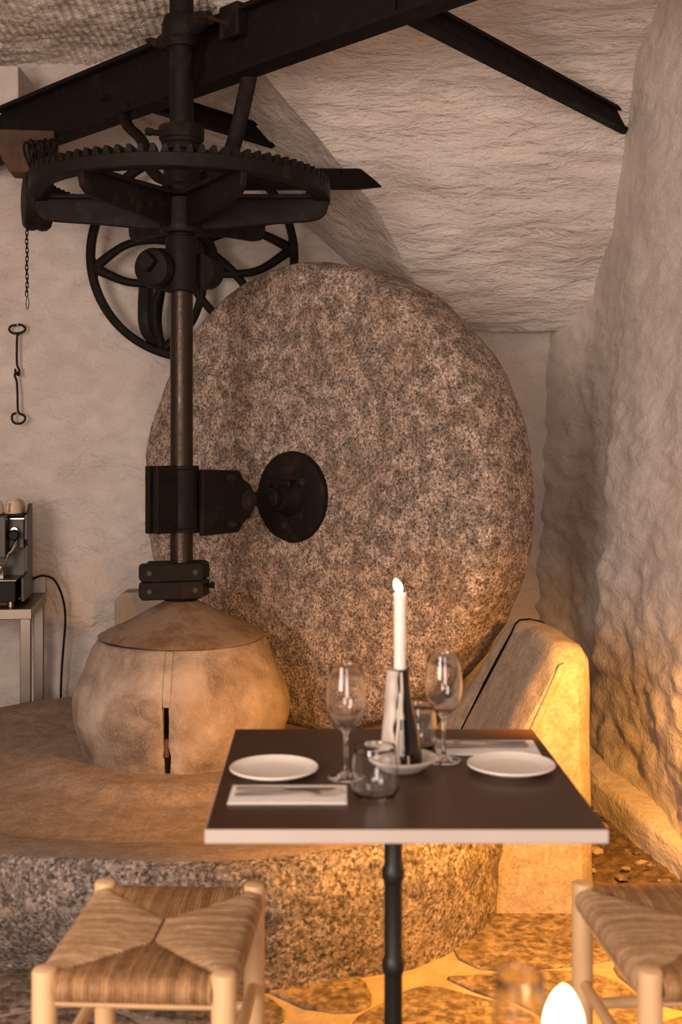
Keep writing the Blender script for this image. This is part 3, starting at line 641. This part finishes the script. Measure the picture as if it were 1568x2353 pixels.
for k in range(npx):
    ob = l0 if k == 0 else l0.copy()
    if k: COL.objects.link(ob)
    ob.parent = ch; ob.location = P(62+.6*math.sin(k), ytop+k*10.0, 4.98)-ORG[ch]; ob.rotation_euler = (0, 0, 0 if k % 2 else PI/2.2)
mb = MB(); mb.tube([P(63, 712, 4.98)+V((.006*math.sin(t), 0, .028+.026*math.cos(t))) for t in rng(0, 2*PI, 20)[:-1]], .0018, 5, closed=True); mb.build('wire_ring', 'iron', ch, 60)
# white block at the ceiling, left
wb_ = empty('whitewashed_post', P(20, 230, 5.7)); tag(wb_, 'whitewashed timber post end above the left end of the beam', 'post')
mb = MB(); q = P(0, 150, 5.65); x1 = P(42, 0, 5.65).x; mb.box(((x1-1.98)/2, 5.85, (q.z+P(0, 262, 5.65).z)/2), (x1+1.98, .40, q.z-P(0, 262, 5.65).z), None); mb.build('post_body', 'white_paint', wb_, 30, bev=.006)
# wall hook
hk = empty('wall_hook', P(42, 975, 6.0)); tag(hk, 'pair of linked iron rod hooks hanging on the white wall', 'hook')
YH = 6.005
def hp(px, py, dy=0): return P(px, py, YH+dy)
mb = MB(); mb.tube(cat([hp(38, 747), hp(26, 749), hp(21, 757), hp(28, 765), hp(40, 766), hp(54, 762), hp(58, 754), hp(50, 747), hp(42, 746)], 5), .0058, 8); mb.tube(cat([hp(52, 763), hp(41, 769), hp(39, 785), hp(39, 835), hp(44, 850), hp(43, 862), hp(37, 858), hp(35, 851), hp(37, 848)], 5), .0058, 8); mb.build('upper_hook', 'iron', hk, 60)
mb = MB(); mb.tube(cat([hp(42, 863, -.02), hp(42, 857, -.02), hp(36, 857, -.02), hp(34, 864, -.02), hp(38, 875), hp(40, 900), hp(41, 940), hp(45, 950), hp(55, 955), hp(58, 963), hp(50, 972), hp(36, 973), hp(28, 965), hp(29, 953), hp(38, 949)], 5), .0058, 8); mb.build('lower_hook', 'iron', hk, 60)

# ------------------------------------------------------------------ coffee corner at the left
tr = math.radians(8); ed = V((-math.sin(tr), math.cos(tr), 0)); eu = V((math.cos(tr), math.sin(tr), 0))
T0_ = P(73, 1400, 5.35); T0_.z = .680
RT = Matrix((eu, ed, V((0, 0, 1)))).transposed()
tl = lambda x, y, z: V((T0_.x, T0_.y, 0))+eu*x+ed*y+V((0, 0, z))
st_ = empty('steel_table', tl(-.5, .3, 0)); tag(st_, 'stainless steel prep table under the coffee machine', 'table')
mb = MB(); mb.box(tl(-.5, .30, .656), (1.0, .60, .048), RT); mb.build('table_top', 'stainless', st_, 30, bev=.003)
mb = MB(); mb.box(tl(-.5, .592, .722), (1.0, .012, .085), RT); mb.build('upstand', 'stainless', st_, 30, bev=.002)
for x, y in ((-.03, .035), (-.03, .555), (-.97, .035), (-.97, .555)):
    mb = MB(); mb.box(tl(x, y, .317), (.048, .048, .634), RT); mb.build('leg', 'stainless', st_, 30, bev=.003)
mb = MB(); mb.box(tl(-.5, .555, .61), (.90, .02, .05), RT); mb.build('rail', 'stainless', st_, 30, bev=.002)
cm = empty('coffee_machine', tl(-.25, .3, .68)); tag(cm, 'dark espresso machine with steam wand on the steel table', 'coffee machine')
ml = lambda x, y, z: tl(-.045+x, y, .68+z)
def mbx(name, x0, x1, y0, y1, z0_, z1_, mat, par=None, bev=.003):
    mb = MB(); mb.box(ml((x0+x1)/2, (y0+y1)/2, (z0_+z1_)/2), (x1-x0, y1-y0, z1_-z0_), RT); return mb.build(name, mat, par or cm, 30, bev=bev)
mb = MB(); mb.prism([(.10, .02), (.42, .02), (.42, .462), (.36, .462), (.27, .415), (.22, .415), (.215, .30), (.235, .27), (.235, .145), (.10, .13)], ml(-.008, 0, 0), ed, (0, 0, 1), eu, .014); mb.build('side_panel', 'machine_panel', cm, 30, bev=.002)
mbx('back_body', -.50, -.015, .26, .42, .02, .41, 'machine_panel')
mbx('head', -.50, -.085, .10, .27, .225, .415, 'machine_panel')
mbx('head_side', -.085, -.015, .20, .27, .26, .405, 'machine_panel')
mbx('chrome_trim', -.08, -.012, .192, .198, .396, .403, 'cutlery_steel', None, .001)
mbx('cup_rail', -.50, -.02, .20, .42, .408, .420, 'black_plastic')
mbx('drip_base', -.50, -.035, .06, .26, .025, .118, 'black_plastic')
mbx('drip_tray', -.50, -.03, .055, .26, .118, .128, 'stainless')
for x in (-.06, -.45):
    for y in (.09, .38): mb = MB(); mb.cyl(ml(x, y, -.001), ml(x, y, .026), .016, .014, 14); mb.build('foot', 'stainless', cm, 40)
mb = MB(); mb.cyl(ml(-.055, .20, .345), ml(-.055, .165, .345), .019, .019, 20, .003); mb.build('knob_ring', 'cutlery_steel', cm, 40)
mb = MB(); mb.lathe([(.0002, .035), (.020, .035), (.026, .028), (.027, .01), (.022, 0), (.0002, 0)], ml(-.055, .17, .325), -ed, 12); kn = mb.build('steam_knob', 'black_plastic', cm, 30)
mb = MB(); mb.tube(cat([ml(-.05, .165, .31), ml(-.05, .15, .28), ml(-.062, .14, .255), ml(-.085, .13, .23)], 5), .008, 8); mb.build('wand_joint', 'cutlery_steel', cm, 60)
mb = MB(); mb.tube(cat([ml(-.075, .13, .245), ml(-.09, .12, .20), ml(-.112, .10, .155), ml(-.118, .09, .14)], 5), .0062, 8); mb.build('steam_wand', 'stainless', cm, 60)
mb = MB(); mb.box(ml(-.115, .15, .155), (.035, .03, .06), RT); mb.build('milk_block', 'stainless', cm, 30, bev=.003)
mbx('tray_mat', -.50, -.055, .09, .13, .004, .022, 'weathered_wood', None, .003)
cb = tag(MB().tube(cat([tl(-.06, .50, .76), tl(-.01, .52, .775), tl(.045, .55, .75), tl(.082, .58, .66), tl(.095, .60, .55), tl(.085, .60, .40), tl(.075, .60, .25), tl(.07, .60, .02)], 6), .0055, 8).build('power_cable', 'black_plastic', None, 60), 'black power cable looping off the steel table', 'cable')
def cup_proto():
    e = empty('cup'); tag(e, '', 'cup', 'stoneware cups upside down on the coffee machine')
    mb = MB(); mb.lathe([(.036, 0), (.0395, .002), (.0395, .02), (.037, .045), (.031, .060), (.022, .064), (.020, .070), (.016, .070), (.015, .064), (.0002, .064)], (0, 0, 0), (0, 0, 1), 28); mb.build('cup_body', 'stoneware', e, 40)
    mb = MB(); mb.tube(cat([V((.038, 0, .012)), V((.058, 0, .014)), V((.062, 0, .032)), V((.052, 0, .046)), V((.034, 0, .048))], 5), .0055, 8, flat=.7); mb.build('cup_handle', 'stoneware', e, 60); return e
cp0 = cup_proto()
for i, (x, y, rz, lb) in enumerate(((-.070, .255, -1.75, 'stoneware cup with its handle toward the camera on the coffee machine'), (-.066, .340, -.9, 'stoneware cup at the rear right corner of the coffee machine'), (-.155, .255, 2.6, 'stoneware cup at left of the front row, cut by the photo edge'))):
    e = cp0 if i == 0 else copy_tree(cp0); e.location = ml(x, y, .4205); e.rotation_euler = (0, 0, rz); e['label'] = lb

# ------------------------------------------------------------------ dining table
TZ = .75
FLc, FRc, BRc, BLc = V((-.2363, 2.032, 0)), V((.4636, 2.032, 0)), V((.4506, 2.759, 0)), V((-.2493, 2.759, 0))
tcn = (FLc+FRc+BRc+BLc)/4
dt = empty('dining_table', tcn); tag(dt, 'square bistro table with dark top laid for two on black iron leg', 'table')
def quad(off, z0_, z1_):
    qs = [p+(tcn-p).normalized()*off for p in (FLc, FRc, BRc, BLc)]; mb = MB(); mb.loft([[p+V((0, 0, z0_)) for p in qs], [p+V((0, 0, z1_)) for p in qs]]); return mb
quad(.0022, TZ-.010, TZ).build('top_panel', 'table_top', dt, 30, bev=.001)
quad(0, TZ-.026, TZ-.0015).build('edge_band', 'table_edge', dt, 30, bev=.002)
kp = [(.0002, .09), (.030, .09), (.024, .11), (.0185, .14), (.0185, .335), (.0205, .341), (.0235, .350), (.0235, .362), (.0205, .371), (.0185, .377), (.0185, .522), (.0205, .528), (.0235, .537), (.0235, .549), (.0205, .558), (.0185, .564), (.0185, .70), (.028, .715), (.028, .73)]
lc = V((.1065, 2.395, 0)); mb = MB(); mb.lathe(kp, lc, (0, 0, 1), 28); mb.build('leg', 'black_iron', dt, 40)
mb = MB(); mb.box(lc+V((0, 0, .722)), (.34, .34, .008)); mb.build('top_plate', 'black_iron', dt, 30, bev=.002)
for k in range(4):
    a = PI/4+k*PI/2; d = V((math.cos(a), math.sin(a), 0)); mb = MB(); mb.tube(cat([lc+V((0, 0, .12)), lc+d*.08+V((0, 0, .10)), lc+d*.2+V((0, 0, .045)), lc+d*.29+V((0, 0, .016))], 5), [.024-.0006*i for i in range(16)], 10, flat=.7); mb.build('foot', 'black_iron', dt, 60)
# plates
def plate_proto(name, R, h, mat='porcelain'):
    e = empty(name); mb = MB(); mb.lathe([(.0002, .003), (R*.55, .003), (R*.60, 0), (R*.66, 0), (R*.70, .003), (R*.9, h*.55), (R, h-.002), (R, h), (R*.985, h+.0012), (R*.93, h-.002), (R*.74, .0075), (R*.70, .0065), (.0002, .0065)], (0, 0, 0), (0, 0, 1), 64); mb.build('plate_body', mat, e, 50); return e
def on(px, py, z=TZ): Y = (CAMZ-z)*FPX/(py-HY); return V(((px-CX)*Y/FPX, Y, z))
pl0 = plate_proto('plate', .0895, .015); p = on(630, 1764, TZ+.013); pl0.location = (p.x, p.y, TZ+.0003); tag(pl0, 'white plate above the cutlery at the left place setting', 'plate', 'plates on the table')
pl1 = copy_tree(pl0); p = on(1175, 1756, TZ+.013); pl1.location = (p.x, p.y, TZ+.0003); pl1['label'] = 'white plate at the right place setting'
sc_ = empty('saucer'); mb = MB(); mb.lathe([(.0002, .003), (.034, .003), (.036, 0), (.042, 0), (.048, .006), (.066, .018), (.0725, .025), (.0725, .027), (.070, .0275), (.060, .019), (.042, .0085), (.0002, .0075)], (0, 0, 0), (0, 0, 1), 56); mb.build('saucer_body', 'porcelain', sc_, 50)
pS = V((.1245, 2.41, TZ)); sc_.location = pS+V((0, 0, .0003)); tag(sc_, 'small deep white saucer under the candle bottle', 'saucer')
# candle bottle
bo = empty('candle_bottle', pS+V((0, 0, .0085))); tag(bo, 'brown glass bottle candle holder coated with pale wax drips', 'bottle'); bz = TZ+.0085
bp = [(.0002, .002), (.036, .002), (.042, .006), (.0425, .02), (.040, .045), (.034, .075), (.026, .105), (.020, .135), (.0172, .16), (.0162, .192), (.0165, .198), (.0135, .198), (.0130, .17), (.0002, .165)]
mb = MB(); mb.lathe([(r, z+bz) for r, z in bp], (pS.x, pS.y, 0), (0, 0, 1), 40); mb.build('bottle_body', 'bottle_glass', bo, 40)
def rb(z): return interp([(z_, r) for r, z_ in bp[2:10]], z)
mb = MB(); rings = []
for i in range(25):
    z = .006+.190*i/24; ring = []; n = 18
    a0, a1 = -PI*1.35, -PI*.64+.09*math.sin(i*1.1)-.16*(1-i/24)
    out_ = []; inn = []
    for k in range(n+1):
        a = a0+(a1-a0)*k/n; e_ = math.sin(PI*k/n)**.4; fl_ = (interp([(0, .044), (.19, .0295)], z)-rb(z))*max(0, math.cos((a+PI*.97)*1.0))**1.2
        t = (.002+fl_)*e_*(.9+.25*abs(noise.noise(V((a*5, z*9, 2)))))
        r = rb(z)+t; out_.append(V((pS.x+math.cos(a)*r, pS.y+math.sin(a)*r, bz+z))); r2 = rb(z)-.001; inn.append(V((pS.x+math.cos(a)*r2, pS.y+math.sin(a)*r2, bz+z)))
    rings.append(out_+inn[::-1])
mb.loft(rings); mb.build('wax_coat', 'wax_shaded', bo, 60)
for a, z0_, z1_, r_ in ((-1.62, .10, .194, .0042), (-1.85, .01, .12, .0055), (-1.65, .03, .08, .0035), (-1.95, .0, .06, .005), (-1.33, .002, .03, .003)):
    mb = MB(); mb.tube([V((pS.x+math.cos(a+.03*math.sin(z*90))*(rb(z)+.0012), pS.y+math.sin(a)*(rb(z)+.0012), bz+z)) for z in rng(z0_, z1_, 12)], [r_*(1.25 if i < 2 else 1-.03*i) for i in range(13)], 8); mb.build('wax_drip', 'wax_shaded', bo, 60)
cd = empty('taper_candle', pS+V((0, 0, .175))); tag(cd, 'lit white taper candle standing in the bottle neck', 'candle')
cxo = -.0035
mb = MB(); mb.lathe([(.0002, bz+.168), (.0115, bz+.168), (.0122, bz+.20), (.0125, bz+.30), (.0126, bz+.345), (.0120, bz+.352), (.0095, bz+.351), (.006, bz+.348), (.0002, bz+.347)], (pS.x+cxo, pS.y, 0), (0, 0, 1), 32); mb.build('candle_stick', 'wax', cd, 50)
ct = V((pS.x+cxo, pS.y, bz+.347)); mb = MB(); mb.tube([ct, ct+V((-.001, 0, .006)), ct+V((-.003, 0, .010))], .0009, 6); mb.build('wick', 'black_plastic', cd, 60)
def flame(base, h, r, lean, par):
    mb = MB(); rings = []
    for i in range(13):
        t = i/12; rr = r*(math.sin(PI*t**.85)**.62)*(1-.22*t)+.0002; ctr = base+V((lean*(t**1.2), 0, h*t)); rings.append([ctr+V((rr*math.cos(q), rr*math.sin(q), 0)) for q in rng(0, 2*PI, 14)[:-1]])
    mb.loft(rings); return mb.build('flame', 'flame', par, 180)
flame(ct+V((-.0015, 0, .0075)), .028, .0090, -.007, cd)
# wine glasses
def wine_proto():
    e = empty('wine_glass'); out = [(.0002, 0), (.036, 0), (.0375, .0012), (.0365, .0025), (.022, .005), (.009, .010), (.0046, .018), (.0037, .035), (.0037, .075), (.0046, .088), (.010, .096), (.022, .107), (.033, .124), (.0385, .143), (.0395, .155), (.0385, .175), (.0355, .200), (.0325, .224), (.0321, .2255), (.0314, .224), (.0345, .200), (.0376, .175), (.0386, .155), (.0376, .143), (.0322, .125), (.0212, .1085), (.009, .099), (.0002, .096)]
    mb = MB(); mb.lathe(out, (0, 0, 0), (0, 0, 1), 48); mb.build('glass_body', 'clear_glass', e, 60); return e
wg = wine_proto(); wg.location = (.0096, 2.346, TZ+.0004); tag(wg, 'empty wine glass between the left plate and the front tumbler', 'wine glass', 'wine glasses on the table')
w2 = copy_tree(wg); w2.location = (.2165, 2.475, TZ+.0004); w2['label'] = 'empty wine glass beside the right plate, behind the saucer'
def tumb_proto():
    e = empty('tumbler'); out = [(.0002, .0), (.030, 0), (.038, .003), (.0435, .010), (.0455, .021), (.0455, .032), (.0435, .055), (.0415, .080), (.0402, .0935), (.0398, .0945), (.0392, .0935), (.0405, .080), (.0424, .055), (.0443, .032), (.0443, .022), (.0421, .0118), (.0365, .0055), (.0002, .0035)]
    mb = MB(); mb.lathe(out, (0, 0, 0), (0, 0, 1), 48); mb.build('glass_body', 'clear_glass', e, 60); return e
tu = tumb_proto(); tu.location = (.0645, 2.225, TZ+.0004); tag(tu, 'clear stemless tumbler in front of the candle saucer', 'tumbler', 'water tumblers')
t2 = copy_tree(tu); t2.location = (.1665, 2.585, TZ+.0004); t2['label'] = 'clear tumbler half hidden behind the candle bottle'
# napkins and cutlery
def napkin(cx_, cy_, w_, d_, rz, label):
    e = empty('napkin', (cx_, cy_, TZ)); tag(e, label, 'napkin', 'folded napkins'); R = Matrix.Rotation(rz, 3, 'Z')
    for k in range(2):
        mb = MB(); nu, nv = 14, 10; pts = []; o_ = V((cx_, cy_, TZ+.0004+.0014*k))
        for i in range(nu+1):
            for j in range(nv+1):
                x = (i/nu-.5)*(w_-.004*k); y = (j/nv-.5)*(d_-.004*k); pts.append(o_+R@V((x, y, .0006+.0006*noise.noise(V((x*20, y*20, k))))))
        n_ = len(pts); pts += [p+V((0, 0, .0012)) for p in pts[:n_]]; f = []
        for i in range(nu):
            for j in range(nv):
                a = i*(nv+1)+j; q = (a, a+nv+1, a+nv+2, a+1); f += [q[::-1], tuple(t+n_ for t in q)]
        bd_ = [(i, 0) for i in range(nu)]+[(nu, j) for j in range(nv)]+[(i, nv) for i in range(nu, 0, -1)]+[(0, j) for j in range(nv, 0, -1)]
        id_ = [i*(nv+1)+j for i, j in bd_]
        for a, b_ in zip(id_, id_[1:]+id_[:1]): f.append((a, b_, b_+n_, a+n_))
        mb.add(pts, f); mb.build('cloth_fold', 'napkin', e, 50)
    return e
napkin(-.0995, 2.228, .222, .118, 0, 'white folded napkin under the cutlery at front left')
napkin(.318, 2.578, .225, .125, math.radians(-1), 'white folded napkin under the cutlery at rear right')
NZ = TZ+.0052
def bar(rows):   # rows: (x, halfwidth, z, thick)
    mb = MB(); rings = []
    for x, hw, z, t in rows: rings.append([V((x, -hw, z)), V((x, -hw*.5, z-t*.5)), V((x, hw*.5, z-t*.5)), V((x, hw, z)), V((x, hw*.5, z+t*.5)), V((x, -hw*.5, z+t*.5))])
    mb.loft(rings); return mb
def knife(): 
    e = empty('knife'); bar([(-.10, .0055, .003, .005), (-.095, .0075, .003, .0065), (-.02, .006, .003, .006), (-.012, .0068, .003, .0065), (-.008, .005, .003, .005)]).build('knife_handle', 'cutlery_steel', e, 50)
    bar([(-.010, .005, .003, .0025), (.0, .0085, .003, .002), (.05, .010, .003, .0016), (.085, .009, .003, .0014), (.098, .0045, .003, .001), (.102, .0005, .003, .0006)]).build('blade', 'cutlery_steel', e, 50); return e
def fork():
    e = empty('fork'); bar([(-.10, .0045, .002, .003), (-.094, .0075, .002, .0036), (-.05, .0052, .0025, .0034), (.0, .0032, .004, .0036), (.03, .0030, .006, .0036), (.042, .006, .006, .0026), (.052, .0115, .004, .002), (.062, .0122, .003, .0018)]).build('fork_handle', 'cutlery_steel', e, 60)
    for k in range(4):
        y = -.0098+k*.00653; mb = MB(); mb.tube([V((.060, y, .003)), V((.075, y, .003)), V((.09, y, .0055)), V((.100, y*.97, .0095))], [.0019, .0018, .0016, .0008], 6); mb.build('tine', 'cutlery_steel', e, 60)
    return e
kn_ = knife(); fk_ = fork()
kn_.location = (-.100, 2.245, NZ); kn_.rotation_euler = (0, 0, .0); tag(kn_, 'steel knife on the front left napkin', 'knife', 'cutlery on the napkins')
fk_.location = (-.100, 2.216, NZ); fk_.rotation_euler = (0, 0, math.radians(2)); tag(fk_, 'steel fork on the front left napkin', 'fork', 'cutlery on the napkins')
k2 = copy_tree(kn_); k2.location = (.310, 2.572, NZ); k2.rotation_euler = (0, 0, PI); k2['label'] = 'steel knife on the rear right napkin'
f2 = copy_tree(fk_); f2.location = (.310, 2.604, NZ); f2.rotation_euler = (0, 0, PI+.03); f2['label'] = 'steel fork on the rear right napkin'

# ------------------------------------------------------------------ rush stools
def stool_proto():
    w_, d_ = .322, .425; e = empty('rush_stool'); H = .482
    for sx in (-1, 1):
        for sy in (-1, 1):
            mb = MB(); mb.lathe([(.0002, 0), (.020, 0), (.0215, .01), (.0225, .25), (.0225, H-.007), (.0205, H-.002), (.015, H), (.0002, H+.001)], (sx*w_/2, sy*d_/2, 0), (0, 0, 1), 24); mb.build('leg', 'pole_wood', e, 40)
    for sy in (-1, 1):
        for z, r in ((.424, .0105), (.22, .0125)):
            mb = MB(); mb.tube([V((x*w_/2, sy*d_/2, z)) for x in rng(-1, 1, 8)], [r*(.82+.18*math.sin(PI*i/8)) for i in range(9)], 12); mb.build('rung', 'pole_wood', e, 60)
    for sx in (-1, 1):
        for z, r in ((.418, .0105), (.27, .0125), (.15, .0125)):
            mb = MB(); mb.tube([V((sx*w_/2, y*d_/2, z)) for y in rng(-1, 1, 8)], [r*(.82+.18*math.sin(PI*i/8)) for i in range(9)], 12); mb.build('rung', 'pole_wood', e, 60)
    sp = .0070; rs = .0044; hd = (d_-w_)/2; zt_ = .468; pad = .016; rr = random.Random(3)
    def path(ax0, ax1, perp, axis, sgn, fi):
        pts = []; n = 6
        for i in range(n+1):
            t = i/n; q = ax0+(ax1-ax0)*t; z = zt_-.006*(1-t)**2+.003*math.sin(PI*t)-.006*(1 if False else 0); pts.append((q, z+rr.uniform(-.0007, .0007)))
        for k in range(1, 7):
            a = PI/2-PI*k/6; pts.append((ax1+sgn*.019*math.cos(a), zt_-.021+.021*math.sin(a)))
        pts.append((ax1-sgn*.03, zt_-.042))
        return [V((q, perp+rr.uniform(-.0006, .0006), z)) if axis == 0 else V((perp+rr.uniform(-.0006, .0006), q, z)) for q, z in pts]
    for sy in (-1, 1):
        mb = MB(); n = int((w_-.048)/sp)
        for i in range(n+1):
            x = -(w_/2-.024)+i*(w_-.048)/n; inner = sy*(hd+abs(x)*.98+.001); outer = sy*(d_/2)
            if abs(outer) > abs(inner)+.004: mb.tube(path(inner, outer, x, 1, sy, 0), rs, 5, cap=False)
        o = mb.build('woven_rush', 'rush_dark', e, 80); o['kind'] = 'stuff'
    for sx in (-1, 1):
        mb = MB(); n = int((d_-.048)/sp)
        for i in range(n+1):
            y = -(d_/2-.024)+i*(d_-.048)/n; inner = sx*max(.003, abs(y)-hd+.001); outer = sx*(w_/2)
            if abs(outer) > abs(inner)+.004: mb.tube(path(inner, outer, y, 0, sx, 0), rs, 5, cap=False)
        o = mb.build('woven_rush', 'rush_pale', e, 80); o['kind'] = 'stuff'
    mb = MB(); mb.box((0, 0, zt_-.024), (w_+.0, d_+.0, .030)); mb.build('seat_stuffing', 'rush_dark', e, 40, bev=.01)
    return e
s1 = stool_proto(); s1.location = (-.357, 2.300, 0); s1.rotation_euler = (0, 0, math.radians(-3.0)); tag(s1, 'woven rush stool with pale wooden legs at left of the table', 'stool', 'rush stools')
s2 = copy_tree(s1); s2.location = (.694, 2.315, 0); s2.rotation_euler = (0, 0, math.radians(4.5)); s2['label'] = 'woven rush stool at right of the table, cut by the photo edge'

# ------------------------------------------------------------------ foreground table with candle, floor lamp out of view
ft = empty('front_table', (.1, .95, 0)); tag(ft, 'dark table nearest the camera carrying the big blurred flame', 'table')
mb = MB(); mb.box((.1, .95, TZ-.006), (.70, .70, .011)); mb.build('top_panel', 'table_top', ft, 30, bev=.001)
mb = MB(); mb.box((.1, .95, TZ-.0135), (.704, .704, .021)); mb.build('edge_band', 'table_edge', ft, 30, bev=.002)
mb = MB(); mb.lathe([(.0002, .0), (.2, 0), (.2, .012), (.03, .03), (.0185, .06), (.0185, .72), (.03, .73)], (.1, .95, 0), (0, 0, 1), 28); mb.build('leg', 'black_iron', ft, 40)
fc = empty('votive_candle', (.207, 1.10, TZ)); tag(fc, 'big blurred candle flame at the bottom right of the photo', 'candle')
cx2 = V((.2085, 1.10, 0)); mb = MB(); mb.lathe([(.0002, TZ+.0005), (.024, TZ+.0005), (.024, TZ+.086), (.020, TZ+.089), (.0002, TZ+.086)], cx2, (0, 0, 1), 28); mb.build('candle_stick', 'wax', fc, 50)
flame(cx2+V((0, 0, TZ+.088)), .066, .019, .0, fc)
t3 = copy_tree(tu); t3.location = (.181, 1.19, TZ+.0004); t3.scale = (.62, .62, 1.32); t3['label'] = 'slim clear glass beside the big blurred flame'
lp = empty('wall_spotlight', LAMP); tag(lp, 'small black spotlight on a bent arm from the right wall', 'lamp')
ld = (AIM-LAMP).normalized()
mb = MB(); mb.lathe([(.0002, -.075), (.022, -.075), (.030, -.06), (.042, .012), (.044, .012), (.034, -.062), (.024, -.079), (.0002, -.079)], LAMP, ld, 28); mb.build('lamp_shade', 'black_iron', lp, 40)
wx = fright(LAMP.y-.05, LAMP.z+.05).x
mb = MB(); mb.tube(cat([LAMP-ld*.074, LAMP-ld*.11+V((.02, 0, .0)), V((wx-.03, LAMP.y-.05, LAMP.z+.05)), V((wx+.03, LAMP.y-.05, LAMP.z+.05))], 5), .009, 10); mb.build('lamp_arm', 'black_iron', lp, 60)
mb = MB(); mb.cyl(V((wx-.02, LAMP.y-.05, LAMP.z+.05)), V((wx+.05, LAMP.y-.05, LAMP.z+.05)), .045, .045, 24, .004); mb.build('back_plate', 'black_iron', lp, 40)
